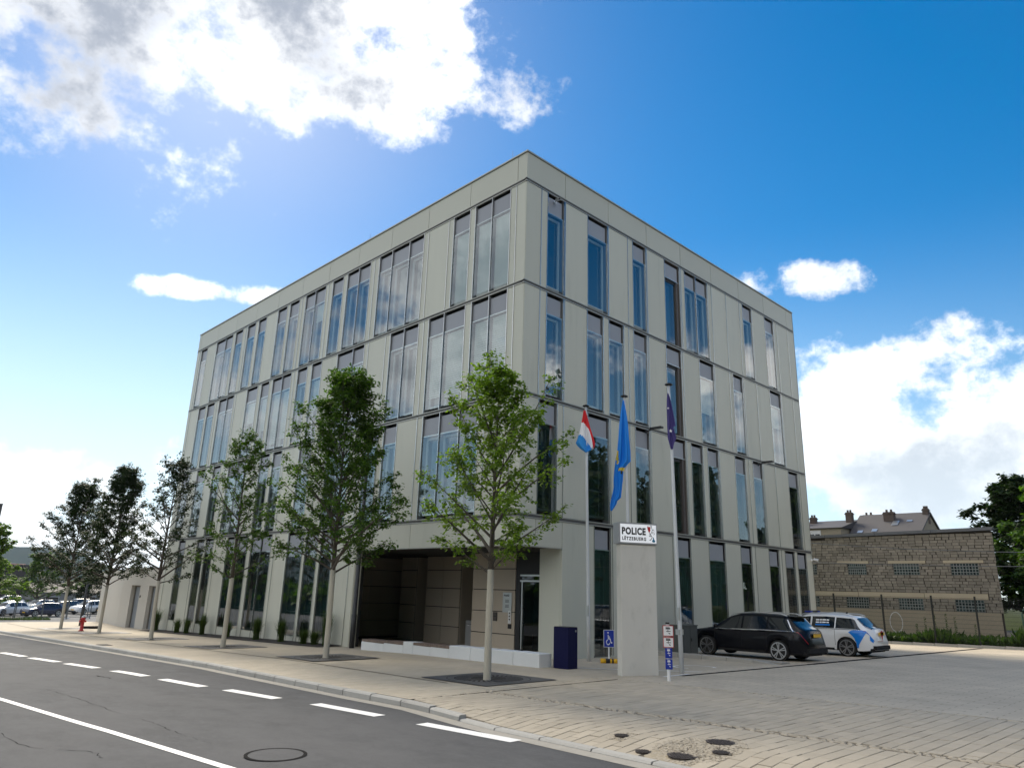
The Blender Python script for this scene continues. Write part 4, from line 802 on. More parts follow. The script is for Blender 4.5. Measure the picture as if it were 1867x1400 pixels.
TR = [(-3.92, -3.11, 8.0, 2.5, 2.15, 42, 12, 22, 'leafa', 'sparse young street tree with bright leaves nearest the pylon'), (-3.92, 4.15, 9.4, 2.6, 2.5, 68, 12, 32, 'leafb', 'dense dark green street tree left of the entrance recess'), (-3.92, 11.49, 8.4, 2.5, 1.95, 36, 9, 21, 'leafb', 'thin street tree with open branches, third from the right in the row'),
      (-3.92, 18.94, 8.5, 2.5, 1.95, 46, 10, 17, 'leafd', 'slender see-through street tree before the white annex doors'), (-3.92, 26.47, 8.95, 2.4, 2.2, 64, 11, 36, 'leafd', 'dark dense street tree just right of the red hydrant'), (-3.92, 33.8, 8.9, 2.4, 2.5, 66, 11, 36, 'leafd', 'dark bushy street tree at the far left end of the row')]
for i, (x, y, h, cb, R, nl, tw, lv, m, lb) in enumerate(TR):
    tree('street_tree', lb, x, y, h, cb, R, nl, tw, lv, None, m, 40+i, 'street trees along the pavement', ragged=.5 if i in (0, 2, 3) else .4, up=1.15)
    gx, gy = x+.22, y+.22; g = thing('tree_grate', ['iron tree grate with curved slots round the nearest tree', 'iron tree grate round the dense dark tree', 'iron tree grate round the third tree', 'iron tree grate round the slender tree', 'iron tree grate round the tree by the hydrant', 'iron tree grate round the farthest tree'][i], 'tree grate', (gx, gy, pz(gx, gy)+.012), 0, 'tree grates in the pavement'); g.rotation_euler = (math.atan((gz(gy+1)-gz(gy-1))/2), 0, 0)
    inst('grate_plate', gmesh, g); inst('grate_pit', gsm, g)
for i, (x, y, h, R, m, lb) in enumerate([(47, -4.3, 11.2, 4.8, 'leafd', 'dark tree behind the right end of the block warehouse'), (39, -8.6, 11, 4.8, 'leafb', 'tall tree at the right edge beyond the fence'), (45, -8.6, 13, 4.6, 'leafd', 'darkest tree far right rising highest behind the others'), (35.5, -8.9, 6.2, 3.4, 'leafb', 'low bushy tree below the overhead cables at the right edge')]):
    tree('broadleaf_tree', lb, x, y, h, 1.2, R, 60, 10, 52, None, m, 70+i, 'trees beyond the warehouse', tr=.2, bark='limb', z=.2, lsz=.32, up=.7)
for i, (x, y, h, R, m, lb) in enumerate([(-1.6, 72.5, 9.5, 3.0, 'leafa', 'bright green tree cut by the left edge beside the parked cars'), (9.5, 104, 7.5, 4.4, 'leafb', 'round tree behind the parked cars left of the street trees'), (17, 108, 6.5, 4.2, 'leafd', 'broad dark tree behind the far street trees'), (4.5, 112, 5.8, 4.0, 'leafb', 'low tree before the distant dark building'), (24, 108, 6, 4, 'leafd', 'dark tree beside the far shed roof')]):
    tree('broadleaf_tree', lb, x, y, h, .9, R, 40, 8, 22, None, m, 80+i, 'trees round the far parking lot', tr=.16, bark='limb', lsz=.3, up=.7)

# ------------------------------------------------------------------ cars
def car(name, label, paint, kind='estate', detail=True):
    t = thing(name, label, 'car', (0, 0, 0))
    hw = .895; L0, L1 = -2.33, 2.3
    if kind == 'estate':
        ZT_ = ([-2.33, -2.30, -2.22, -1.98, -1.72, -1.55, -.6, .15, .55, 1.2, 1.32, 1.95, 2.2, 2.3], [.60, .92, 1.02, 1.12, 1.38, 1.45, 1.50, 1.475, 1.36, .985, .955, .86, .74, .55])
        rear_g = (-2.2, -1.74)
    elif kind == 'suv':
        ZT_ = ([-2.25, -2.22, -2.12, -2.0, -1.75, -1.5, -.6, .15, .6, 1.2, 1.32, 1.95, 2.2, 2.3], [.65, 1.0, 1.1, 1.2, 1.55, 1.62, 1.66, 1.63, 1.5, 1.09, 1.06, .97, .84, .6]); rear_g = (-2.12, -1.76); L0 = -2.25
    else:
        ZT_ = ([-2.02, -2.0, -1.92, -1.75, -1.5, -1.3, -.5, .2, .6, 1.15, 1.27, 1.8, 2.0, 2.08], [.6, .92, 1.02, 1.1, 1.38, 1.45, 1.5, 1.48, 1.36, 1.0, .96, .86, .74, .55]); rear_g = (-1.92, -1.52); L0, L1 = -2.02, 2.08
    up_ = .1 if kind == 'suv' else 0
    zb_ = ([L0, L0+.25, -1.0, 0, 1.2, 2.0, L1], [.56+up_, .96+up_, .955+up_, .93+up_, .925+up_, .80+up_, .52+up_]); wx = (-1.36, 1.36) if kind != 'hatch' else (-1.25, 1.28); wr_ = .335; arch = .385
    zt = lambda x: max(lerpk(*ZT_, x), lerpk(*zb_, x)+.015)
    zb = lambda x: min(lerpk(*zb_, x), zt(x)-.012)
    def zl(x):
        z = .235+up_*.6+.12*max(0, (abs(x)-1.9))
        for w in wx:
            d = abs(x-w)
            if d < arch: z = max(z, wr_+math.sqrt(arch*arch-d*d))
        return z
    wb = lambda x: hw*(1-.30*max(0, (abs(x-(L0+L1)/2)-1.75)/.57)**2.2)
    wrf = lambda x: lerpk([L0, -1.6, 0, .6, 1.25, L1], [.70, .60, .62, .60, .72, .66], x)*(wb(x)/hw)
    def ring(x):
        a, b_, c = zl(x), zb(x), zt(x); w = wb(x); wr2 = min(wrf(x), w-.02)
        if c-b_ < .05: wr2 = w-.09
        b2 = max(b_, a+.03)
        return [(w*.96, a), (w*.995, a+(b2-a)*.25), (w, a+(b2-a)*.6), (w*.985, b2-.02), (w*.965, b2), (wr2+.015, max(c-.055, b2+.003)), (wr2-.05, c-.006), (wr2*.55, c+.012), (0, c+.018)]
    def surf(x, v, off=0):
        def P(x_, v_): R0 = ring(x_); i = min(int(v_), 7); f = v_-i; return Vector((x_, R0[i][0]+(R0[i+1][0]-R0[i][0])*f, R0[i][1]+(R0[i+1][1]-R0[i][1])*f))
        p = P(x, v)
        if off:
            e = .01; du = P(x+e, v)-P(x-e, v); dv = P(x, min(v+.02, 8))-P(x, max(v-.02, 0)); n_ = du.cross(dv); n_ = n_ if n_.y > -1e-6 or v > 7.5 else -n_
            if n_.length > 0:
                n_.normalize()
                if n_.z < 0 and v > 5: n_ = -n_
                p = p+n_*off
        return p
    xs = sorted(set([L0+(L1-L0)*k/58 for k in range(59)]+[w+d for w in wx for d in (-arch, -arch*.92, -arch*.7, -arch*.4, 0, arch*.4, arch*.7, arch*.92, arch)]))
    b = MB(); n = 17
    for x in xs:
        R0 = ring(x); b.v += [(x, -y, z) for y, z in R0]+[(x, y, z) for y, z in R0[-2::-1]]
    for i in range(len(xs)-1):
        for k in range(n-1): b.f.append((i*n+k, (i+1)*n+k, (i+1)*n+k+1, i*n+k+1)); b.m.append(0); b.tone.append(0)
    b.f += [tuple(range(n)), tuple((len(xs)-1)*n+k for k in range(n))]; b.m += [0, 0]; b.tone += [0, 0]
    b.build('body', paint, t, True)
    q = MB(); q.box(L0+.15, L1-.15, -.62, .62, .2+up_*.5, .62); q.box(L0+.04, L1-.1, -.75, .75, .24+up_*.5, .34+up_*.5); q.build('underbody', M['under'], t)
    def patch(nm, x0, x1, v0, v1, m, side, nx=8, nv=4, off=.006, parent=None, mi=None):
        g = MB(); fx0 = x0 if callable(x0) else (lambda v: x0); fx1 = x1 if callable(x1) else (lambda v: x1)
        for j in range(nv+1):
            v = v0+(v1-v0)*j/nv; a, c = fx0(v), fx1(v)
            for i in range(nx+1): p = surf(a+(c-a)*i/nx, v, off); g.v.append((p.x, p.y*side, p.z))
        for j in range(nv):
            for i in range(nx): g.f.append((j*(nx+1)+i, j*(nx+1)+i+1, (j+1)*(nx+1)+i+1, (j+1)*(nx+1)+i)); g.m.append(0); g.tone.append(0)
        o = g.build(nm, m, parent or t, True, fix=False)
        return o
    gx0 = -1.95 if kind == 'estate' else (L0+.45); wA = lambda v: 1.02-(v-4)*.62
    tail = lambda v: gx0+(v-4)*.32
    for s in (-1, 1):
        patch('side_window', tail, lambda v: -.98, 4.10, 4.93, M['carglass'], s); patch('side_window', lambda v: -.93, lambda v: -.06, 4.10, 4.93, M['carglass'], s); patch('side_window', lambda v: 0.0, wA, 4.10, 4.93, M['carglass'], s)
        if detail: patch('belt_trim', gx0-.02, 1.0, 3.98, 4.07, M['chrome'], s, off=.01)
        patch('tail_light', L0+.03, lambda v: L0+.34, 3.05, 3.92, M['taillight'], s, 5, 3, .008)
        patch('headlight', lambda v: L1-.42, L1-.04, 3.0, 3.9, M['headlight'], s, 5, 3, .008)
        patch('windshield', lambda v: .32+(v-5)*.02, 1.17, 5.6, 8, M['carglass'], s, 8, 4, .005); patch('rear_window', rear_g[0], rear_g[1]+.02, 5.5, 8, M['carglass'], s, 5, 4, .006)
        patch('sill_trim', -.9, .9, .0, .35, M['under'], s, 8, 2, .006)
        if detail:
            for hx in (-.78, .12): p = surf(hx, 3.3, .02); q = MB(); q.box(hx-.1, hx+.1, s*p.y-.015, s*p.y+.015, p.z-.015, p.z+.015); q.build('door_handle', paint if kind != 'estate_dark' else M['chrome'], t)
            for dx in (-.95, -.03, 1.02): patch('door_gap', dx-.006, dx+.006, .9, 3.95, M['under'], s, 1, 6, .003)
            q = MB(); q.tube([(-1.6, s*.57, zt(-1.6)+.03), (-1.4, s*.575, zt(-1.4)+.06), (-.4, s*.59, zt(-.4)+.055), (.35, s*.585, zt(.35)+.05), (.5, s*.58, zt(.5)+.02)], .018, 6); q.build('roof_rail', M['alu'] if kind == 'estate' else M['black'], t)
        q = MB(); q.tube([(.93, s*.88, 1.0+up_), (.90, s*.98, 1.03+up_), (.88, s*1.06, 1.03+up_)], [.03, .09, .075], 8); q.build('wing_mirror', paint, t, True)
        for w in wx:
            wh = bpy.data.objects.new('wheel', None); COL.objects.link(wh); wh.parent = t; wh.location = (w, s*.78, wr_); wh.empty_display_size = .1
            q = MB(); q.tube([(0, -.10, 0), (0, -.085, 0), (0, .085, 0), (0, .105, 0)], [wr_-.04, wr_, wr_, wr_-.05], 24); q.build('tyre', M['tyre'], wh, True)
            q = MB(); q.cyl((0, -s*.0, 0), (0, s*.09, 0), wr_-.075, 20, 1)
            ns = 5 if detail else 5
            for k in range(24):
                a0, a1 = 6.2832*k/24, 6.2832*(k+1)/24; q.quad(*[(math.cos(a)*r_, s*.108, math.sin(a)*r_) for r_, a in ((wr_-.095, a0), (wr_-.06, a0), (wr_-.06, a1), (wr_-.095, a1))])
            for k in range(ns):
                for dl in (-.16, .16):
                    a = 6.2832*k/ns+.3+dl; q.add([(math.cos(a+d_)*r_, s*.11, math.sin(a+d_)*r_) for r_, d_ in ((.045, -.3), (wr_-.07, -.07), (wr_-.07, .07), (.045, .3))], [(0, 1, 2, 3)])
            q.cyl((0, s*.09, 0), (0, s*.113, 0), .05, 12); q.build('rim', [M['rim'], M['under']], wh, fix=False)
    q = MB(); xr = L0-.012; q.box(xr-.01, xr+.02, -.26, .26, .80+up_, .91+up_); q.build('license_plate', M['plate'], t)
    q = MB(); q.box(L1-.06, L1+.012, -.26, .26, .42+up_, .53+up_); q.build('license_plate', M['plate'], t)
    q = MB(); q.box(L0-.03, L0+.3, -.7, .7, .30+up_*.5, .44+up_*.5); q.build('bumper', M['under'], t); q = MB(); q.box(L1-.25, L1+.012, -.6, .6, .26+up_*.5, .40+up_*.5); q.build('grille', M['under'], t)
    t['_'] = 0; del t['_']
    return t, patch, surf, ZT_
pblack = carpaint('car_paint_black', (.004, .0045, .007), 0, .12, .22); pwhite = carpaint('car_paint_white', (.74, .75, .75), 0)
cb_, pt_, sf_, _z = car('parked_car', 'black estate car with chrome roof rails parked nose to the police station', pblack)
cb_.location = (9.22, -2.85, .012); cb_.rotation_euler = (0, 0, R_(90)); 
for s in (-1, 1): pt_('quarter_trim', lambda v: -1.95+(v-4)*.3, lambda v: -1.90+(v-4)*.3, 4.05, 4.95, M['chrome'], s, 1, 4, .012)
q = MB(); q.box(-2.36, -2.31, -.3, .3, .935, .965); q.build('tailgate_trim', M['chrome'], cb_)
q = MB(); q.add([(-2.335, 0, 1.07), (-2.335, .045, 1.015), (-2.335, 0, .955), (-2.335, -.045, 1.015)], [(0, 1, 2, 3)]); q.build('badge', M['chrome'], cb_, fix=False)
q = MB(); q.box(-1.85, -1.6, -.55, .55, 1.42, 1.455); q.build('roof_spoiler', pblack, cb_)
cw, pt2, sf2, _z = car('police_car', 'white police estate car with broad blue sash parked right of the black car', pwhite)
cw.location = (13.78, -3.3, .02); cw.rotation_euler = (0, 0, R_(90))
for s in (-1, 1):
    pt2('blue_sash', lambda v: lerpk([1, 2.4, 3.94], [-1.80, -2.02, -2.26], v), lambda v: lerpk([1, 2.2, 3.94], [-1.70, -1.46, -1.66], v), .6, 3.94, M['cardecal'], s, 6, 6, .010)
    pt2('blue_sash', lambda v: -2.3+.02*(4-v), lambda v: -2.18, 2.2, 3.95, M['cardecal'], s, 2, 5, .010)
    T2 = lambda x, y, s=s: (lambda p: (p.x, p.y*s, p.z))(sf2(-.30+(x-.5)*.42*(-1 if s > 0 else 1), 1.35+y*1.35, .012))
    for nm, P, mm in (('emblem_red', LION_RED, 'lampgrey'), ('emblem_ink', LION_INK, 'black'), ('emblem_blue', LION_BLUE, 'navy')): decal(nm, P, M[mm], cw, T2)
    T3 = lambda x, y, s=s: (lambda p: (p.x, p.y*s, p.z))(sf2(x, y, .012))
    decal('window_lettering', [[(a, v), (a+w_, v), (a+w_, v+.10), (a, v+.10)] for v in (4.62, 4.44) for a, w_ in ((-.72, .1), (-.60, .14), (-.44, .08), (-.34, .13))], M['white'], cw, T3)
    decal('window_stripe', [[(-.76, 4.27), (-.2, 4.27), (-.2, 4.37), (-.76, 4.37)]], M['cardecal'], cw, T3)
    decal('belt_lettering', [[(-1.25+k*.085, 3.62), (-1.25+k*.085+.06, 3.62), (-1.25+k*.085+.06, 3.74), (-1.25+k*.085, 3.74)] for k in range(24)], M['postgrey'], cw, T3)
q = MB(); q.prism([(.12, -.42), (.32, -.42), (.36, -.2), (.36, .2), (.32, .42), (.12, .42)], 1.53, 1.60); q.build('light_bar', M['black'], cw); q = MB(); q.box(.1, .34, .25, .44, 1.535, 1.585); q.box(.1, .34, -.44, -.25, 1.535, 1.585); q.build('blue_beacon', M['signblue'], cw)
for ax, ay in ((-1.2, .2), (-1.0, -.25)): q = MB(); q.tube([(ax, ay, 1.5), (ax-.04, ay, 1.60)], [.035, .012], 8); q.build('aerial', M['black'], cw)
q = MB(); q.box(-2.375, -2.36, -.02, .5, .60, .615); q.build('bumper_reflector', M['taillight'], cw)
q = MB(); q.add([(-2.352, -.2, 1.0), (-2.352, 0, .60), (-2.352, .2, 1.0), (-2.352, .1, .93), (-2.352, 0, .99), (-2.352, -.1, .93)], [(0, 1, 2, 3, 4, 5)]); q.build('red_crest', M['red'], cw, fix=False)

# cars on the far lot
protos = {}
def lotcar(kind, col, x, y, rot, label):
    if kind not in protos:
        c, _, _, _ = car('parked_car', label, carpaint('lot_paint', (.5, .5, .5)), kind, False); protos[kind] = c
    else: c = copy_tree(protos[kind])
    c.location = (x, y, gz(y)+.01); c.rotation_euler = (0, 0, R_(rot)); c['label'] = label; c['group'] = 'cars on the far parking lot'
    m = bpy.data.materials.get('lot_'+col) or carpaint('lot_'+col, dict(white=(.72, .73, .73), silver=(.42, .44, .46), navy=(.01, .014, .05), black=(.01, .01, .011), grey=(.12, .125, .13), red=(.3, .02, .02))[col])
    for ch in KIDS(c):
        if ch.name.startswith(('body', 'wing_mirror')): ch.material_slots[0].link = 'OBJECT'; ch.material_slots[0].material = m
for a in [('hatch', 'navy', 5.6, 81.3, 197, 'navy hatchback, nearest car behind the lot fence'), ('estate', 'white', 2.6, 83.5, 215, 'white car half hidden left of the navy hatchback'), ('hatch', 'silver', .6, 85.0, 215, 'silver car cut by the left picture edge'), ('estate', 'white', 3.6, 88.6, 222, 'white estate in the second row above the left fence panels'),
          ('suv', 'white', 11.9, 87.5, 205, 'white off-roader beside the dark lamp post'), ('hatch', 'black', 14.6, 87.0, 200, 'black hatchback next to the annex wall'), ('estate', 'white', 15.4, 91.5, 205, 'white car behind the black hatchback by the annex'), ('estate', 'black', 9.6, 90.0, 215, 'black car between the navy hatchback and the white off-roader'),
          ('hatch', 'silver', 8.2, 95.5, 210, 'silver car in the third row above the navy hatchback'), ('suv', 'grey', 12.6, 96, 205, 'grey car in the third row behind the white off-roader'), ('hatch', 'white', 4.0, 97.5, 200, 'white small car in the third row'), ('estate', 'silver', 1.0, 99.0, 205, 'silver estate in the third row near the left edge'), ('hatch', 'white', 17.5, 97.0, 200, 'white small car behind the annex corner'),
          ('suv', 'white', 4.6, 117, 190, 'white car in the distant row below the trees'), ('estate', 'white', 8.6, 118, 186, 'second white car in the distant row below the trees'), ('hatch', 'silver', .8, 118, 190, 'silver car at the left end of the distant row')]: lotcar(*a)

# lot fence on concrete feet
lf = thing('site_fence', 'galvanised site fence on concrete feet in front of the far parked cars', 'fence', (-6, 74, gz(74)))
for k in range(8):
    x0 = k*2.5; y0 = [0, .1, -.05, .1, .6, 1.6, 3.2, 5.0][k]; zf = gz(74+y0)-gz(74); q = MB()
    for xx in (x0+.05, x0+2.4): q.tube([(xx, y0, zf), (xx, y0, zf+2.05)], .045, 6)
    q.tube([(x0+.05, y0, zf+2.0), (x0+2.4, y0, zf+2.0)], .025, 6); q.tube([(x0+.05, y0, zf+.2), (x0+2.4, y0, zf+.2)], .025, 6); q.build('fence_panel', M['galv'], lf)
    q = MB(); q.box(x0-.3, x0+.4, y0-.13, y0+.13, zf-.05, zf+.12); q.build('concrete_foot', M['benchc'], lf)
    q = MB()
    for j in range(22): q.box(x0+.1+j*.105, x0+.108+j*.105, y0-.004, y0+.004, zf+.2, zf+2.0)
    o = q.build('mesh_wires', M['galv'], lf); o['kind'] = 'stuff'
gr = MB(); r9 = random.Random(5)
for k in range(1500):
    x, y = r9.uniform(-4, 4.6), r9.gauss(73.4, .35); h = r9.uniform(.1, .4); a = r9.uniform(0, 6.28); z = gz(y); gr.add([(x-.03*math.cos(a), y-.03*math.sin(a), z), (x+.03*math.cos(a), y+.03*math.sin(a), z), (x+r9.gauss(0, .06), y+r9.gauss(0, .06), z+h)], [(0, 1, 2)], 0, r9.random())
o = gr.build('verge_grass', M['grass'], None, fix=False, tone=True); tagp(o, 'strip of rough grass at the foot of the site fence', 'grass', None, 'stuff')

# ------------------------------------------------------------------ far left background
def houseblock(name, label, cat, x0, x1, y0, y1, z0, z1, wallm, roofm, rh=0, ax='x', wins=(), group=None):
    t = thing(name, label, cat, (x0, y0, z0), 0, group); w, d, h = x1-x0, y1-y0, z1-z0; q = MB(); q.box(0, w, 0, d, 0, h); q.build('wall', M[wallm], t); q = MB()
    if rh:
        e = .3
        if ax == 'x': q.add([(-e, -e, h+.002), (w+e, -e, h+.002), (w+e, d+e, h+.002), (-e, d+e, h+.002), (-e, d/2, h+rh), (w+e, d/2, h+rh)], [(0, 1, 5, 4), (3, 4, 5, 2), (0, 4, 3), (1, 2, 5), (0, 3, 2, 1)])
        else: q.add([(-e, -e, h+.002), (w+e, -e, h+.002), (w+e, d+e, h+.002), (-e, d+e, h+.002), (w/2, -e, h+rh), (w/2, d+e, h+rh)], [(0, 4, 5, 3), (1, 2, 5, 4), (0, 1, 4), (3, 5, 2), (0, 3, 2, 1)])
    else: q.box(-.1, w+.1, -.1, d+.1, h+.002, h+.25)
    q.build('roof', M[roofm], t)
    for (a0, a1, c0, c1_) in wins:
        q = MB(); q.box(a0, a1, -.06, .0-.002, c0, c1_); o = q.build('window', M['inframe'], t); q = MB(); q.box(a0+.08, a1-.08, -.07, -.062, c0+.08, c1_-.08); q.build('pane', M['ingl'], o)
    return t
houseblock('storage_shed', 'long low grey shed with a shallow dark roof behind the parking lot', 'shed', 13, 30, 124, 131, -2.6, -.35, 'wallgrey', 'slate', 1.5, 'x', [(2, 4, .6, 1.6), (7, 9.5, .5, 1.7)])
houseblock('warehouse_far', 'dark flat roofed building between the far trees below the hill', 'building', 6.5, 13.4, 131, 140, -2.6, 3.7, 'tower', 'slate', 0, 'x', [(2.8, 3.6, 3.6, 4.6), (1.0, 1.8, 3.6, 4.6)])
houseblock('warehouse_far', 'grey ribbed hall right of the dark flat roofed building below the hill', 'building', 13.6, 19, 131, 140, -2.6, 3.5, 'wallgrey', 'coping', 0, 'x', [(3, 4, 3.6, 4.6)])
for i, (x, w, h, lb) in enumerate([(150, 14, 8, 'pale house at the foot of the hill, left of the cluster'), (170, 11, 10, 'white house with red roof in the middle of the hillside cluster'), (184, 12, 7, 'pale house at the right of the hillside cluster'), (136, 9, 12, 'narrow tall house above the left trees')]):
    houseblock('distant_house', lb, 'house', x, x+w, 900, 912, -4, 9+h*.35, 'farwhite', 'farroof', 3, 'x', [(2, 4, 10, 12), (6, 8, 10, 12)], 'houses at the foot of the hill')
tw_ = houseblock('apartment_tower', 'dark apartment tower just showing at the left picture edge', 'building', 18, 34.9, 300, 314, -3, 26.8, 'tower', 'slate', 0, 'x', [(15.0, 16.4, 3+k*2.9, 4.6+k*2.9) for k in range(8)])
for k in range(8): q = MB(); q.box(14.6, 17.6, -1.0, -.08, 2.3+k*2.9, 3.2+k*2.9); q.build('balcony', M['wallgrey'], tw_)
hb = MB(); rh = random.Random(11); NX, NY = 70, 14; xs_ = [-1500+70*i for i in range(NX+1)]
ridge = [96+14*math.sin(i*.21+.6)+7*math.sin(i*.53+2) for i in range(NX+1)]
for i, x in enumerate(xs_):
    for j in range(NY+1):
        f = j/NY; h = ridge[i]*smooth((790-x)/260)*smooth(f*1.15)+rh.uniform(-4, 4)*(f > .05); hb.v.append((x+rh.uniform(-12, 12), 1900+f*750+rh.uniform(-12, 12), -6+h))
hb.f = [(i*(NY+1)+j, (i+1)*(NY+1)+j, (i+1)*(NY+1)+j+1, i*(NY+1)+j+1) for i in range(NX) for j in range(NY)]; hb.m = [0]*len(hb.f); hb.tone = [0]*len(hb.f)
hb.build('wooded_hill', M['forest'], None, True, fix=False)['kind'] = 'structure'

# ------------------------------------------------------------------ right side: kerb, verge, fence, warehouse, houses
rk = thing('verge_kerb', 'low stone kerb along the foot of the dark mesh fence', 'kerb', (25.25, -20, 0))
for k in range(24): q = MB(); q.box(0, .16, k+.01, k+.99, gz(-20+k)-.1, gz(-20+k)+.11); q.build('kerb_stone', M['kerb'], rk)
sheet('verge', [25.42, 27, 29.9, 34, 60], [-40, -20, -12, -6, 0, 6, 14], lambda x, y: gz(y)+.07, M['soil'])
rf_ = thing('mesh_fence', 'dark mesh fence with black posts along the parking bays', 'fence', (25.5, 0, 0)); yy = [3.35, .85, -1.66, -4.03, -5.96, -8.4, -10.9, -13.4]
for y in yy: q = MB(); q.box(-.035, .035, y-.035, y+.035, 0, 2.42); q.build('post', M['fence'], rf_)
for a, b in zip(yy, yy[1:]):
    q = MB()
    for z in [.12+.2*k for k in range(12)]: q.box(-.003, .003, b+.04, a-.04, z-.0045, z+.0045)
    q.build('horizontal_wires', M['fence'], rf_)['kind'] = 'stuff'; q = MB(); y = b+.05
    while y < a-.04: q.box(-.0022, .0022, y, y+.0045, .1, 2.34); y += .05
    q.build('vertical_wires', M['fence'], rf_)['kind'] = 'stuff'
wd = MB(); r8 = random.Random(9)
for k in range(9000):
    y = r8.uniform(-15, 4); x = 25.6+abs(r8.gauss(0, 1.5)); hmax = .55+.5*smooth((-6.4-y)/2)+.25*math.sin(y*2.1)*math.sin(y*.7+1); h = hmax*r8.uniform(.35, 1.05); z = gz(y)+.05; a = r8.uniform(0, 6.28); w = r8.uniform(.03, .075); px, pyy = x+r8.gauss(0, .12), y+r8.gauss(0, .12)
    wd.add([(x, y, z+h*.25*r8.random()), (px-w*math.cos(a), pyy-w*math.sin(a), z+h*.75), (px+r8.gauss(0, .05), pyy+r8.gauss(0, .05), z+h), (px+w*math.cos(a), pyy+w*math.sin(a), z+h*.7)], [(0, 1, 2, 3)], 0, r8.random())
o = wd.build('weeds', M['weed'], None, fix=False, tone=True); tagp(o, 'overgrown weeds and grass along the foot of the mesh fence', 'weeds', None, 'stuff')
for i, (x, y, h) in enumerate([(26.6, -3.3, 1.25), (26.8, -3.7, 1.35), (26.7, -4.25, 1.45), (26.9, -4.6, 1.3), (26.4, -5.6, 1.0), (26.5, -2.9, .9)]):
    t = thing('tall_weed', ['tall weed stem at the left of the group before the plaster plinth', 'tall weed second from the left before the plinth', 'tallest weed stem between the two right fence posts', 'thin tall weed right of the tallest stem', 'tall weed next to the rightmost visible fence post', 'shorter weed left of the tall stems'][i], 'plant', (x, y, .08), 0, 'tall weeds behind the mesh fence'); b = MB(); r = random.Random(300+i); b.tube([(0, 0, 0), (.03, .02, h*.5), (.0, .05, h)], [.012, .01, .004], 5); b.build('stem', M['limb'], t); b = MB()
    for k in range(70): z = h*r.uniform(.25, 1.02); a = r.uniform(0, 6.28); l = .14*r.uniform(.5, 1.2)*(1.15-z/h*.7); c, s = math.cos(a), math.sin(a); b.add([(0, .03*z/h, z), (c*l*.5-s*.025, s*l*.5+c*.025, z+.02), (c*l, s*l, z-.02), (c*l*.5+s*.025, s*l*.5-c*.025, z+.02)], [(0, 1, 2, 3)], 0, r.random())
    b.build('leaves', M['weed'], t, fix=False, tone=True)
# the old block warehouse
wh = thing('block_warehouse', 'old sand coloured concrete block warehouse with glass block windows behind the fence', 'building', (30, 0, 0)); YA, YB = -6.1, 12.0; ztop = lambda y: 6.02-.016*(y+6)
q = MB(); q.add([(.06, YA+.03, 0), (12, YA+3.1, 0), (12, YB, 0), (.06, YB, 0), (.06, YA+.03, ztop(YA)-.1), (12, YA+3.1, ztop(YA)-.1), (12, YB, ztop(YB)-.1), (.06, YB, ztop(YB)-.1)], [(0, 3, 2, 1), (4, 5, 6, 7), (0, 1, 5, 4), (1, 2, 6, 5), (2, 3, 7, 6), (3, 0, 4, 7)]); q.build('mortar_wall', M['mortarw'], wh)
q = MB(); q.box(-.01, .05, YA+.12, YB, 0, 1.64); q.build('plinth', M['plinth'], wh)
ring_ = MB()
for k in range(20):
    a0, a1 = 6.2832*k/20, 6.2832*(k+1)/20; ring_.quad(*[(-.016, -.75+math.cos(a)*r_*.62, .95+math.sin(a)*r_) for r_, a in ((.52, a0), (.57, a0), (.57, a1), (.52, a1))])
ring_.build('painted_ring', M['housew'], wh, fix=False)
for k in range(6): q = MB(); y0 = YA-.08+k*3.02; q.add([(-.14, y0+.01, ztop(y0)-.09), (.4, y0+.01, ztop(y0)-.09), (.4, y0+3.01, ztop(y0+3)-.09), (-.14, y0+3.01, ztop(y0+3)-.09), (-.14, y0+.01, ztop(y0)+.08), (.4, y0+.01, ztop(y0)+.08), (.4, y0+3.01, ztop(y0+3)+.08), (-.14, y0+3.01, ztop(y0+3)+.08)], [(0, 3, 2, 1), (4, 5, 6, 7), (0, 1, 5, 4), (1, 2, 6, 5), (2, 3, 7, 6), (3, 0, 4, 7)]); q.build('coping_sheet', M['coping'], wh)
WN = [(-5.23, -3.9, 3.575, 4.20), (-2.29, -.92, 3.575, 4.20), (.62, 1.68, 3.575, 4.20), (3.6, 4.85, 3.575, 4.20), (-5.26, -3.9, 1.655, 2.28), (-2.28, -1.0, 1.655, 2.28), (.67, 1.94, 1.655, 2.28), (3.6, 4.9, 1.655, 2.28)]
for y0, y1, z0, z1 in WN:
    q = MB(); q.box(.035, .07, y0, y1, z0, z1); o = q.build('window', M['gframe'], wh); b = MB(); ny, nz_ = 9, 4
    for i in range(ny):
        for j in range(nz_):
            a, c = y0+(y1-y0)*i/ny, z0+(z1-z0)*j/nz_; b.box(.02, .034, a+.018, a+(y1-y0)/ny-.018, c+.018, c+(z1-z0)/nz_-.018, tone=rnd.uniform(-.5, .6))
    b.build('glass_blocks', M['gblock'], o, tone=True)['kind'] = 'stuff'
LT = [(-5.5, -3.55, 4.215, 4.365), (-2.65, -.65, 4.215, 4.365), (.45, 2.3, 4.215, 4.365), (-5.5, -2.4, 2.295, 2.60), (-2.38, 1.2, 2.295, 2.59), (1.22, 5, 2.295, 2.58)]
for y0, y1, z0, z1 in LT: q = MB(); q.box(-.01, .055, y0, y1, z0, z1); q.build('lintel', M['lintel'], wh)
bl_ = []; z = 1.65; row = 0
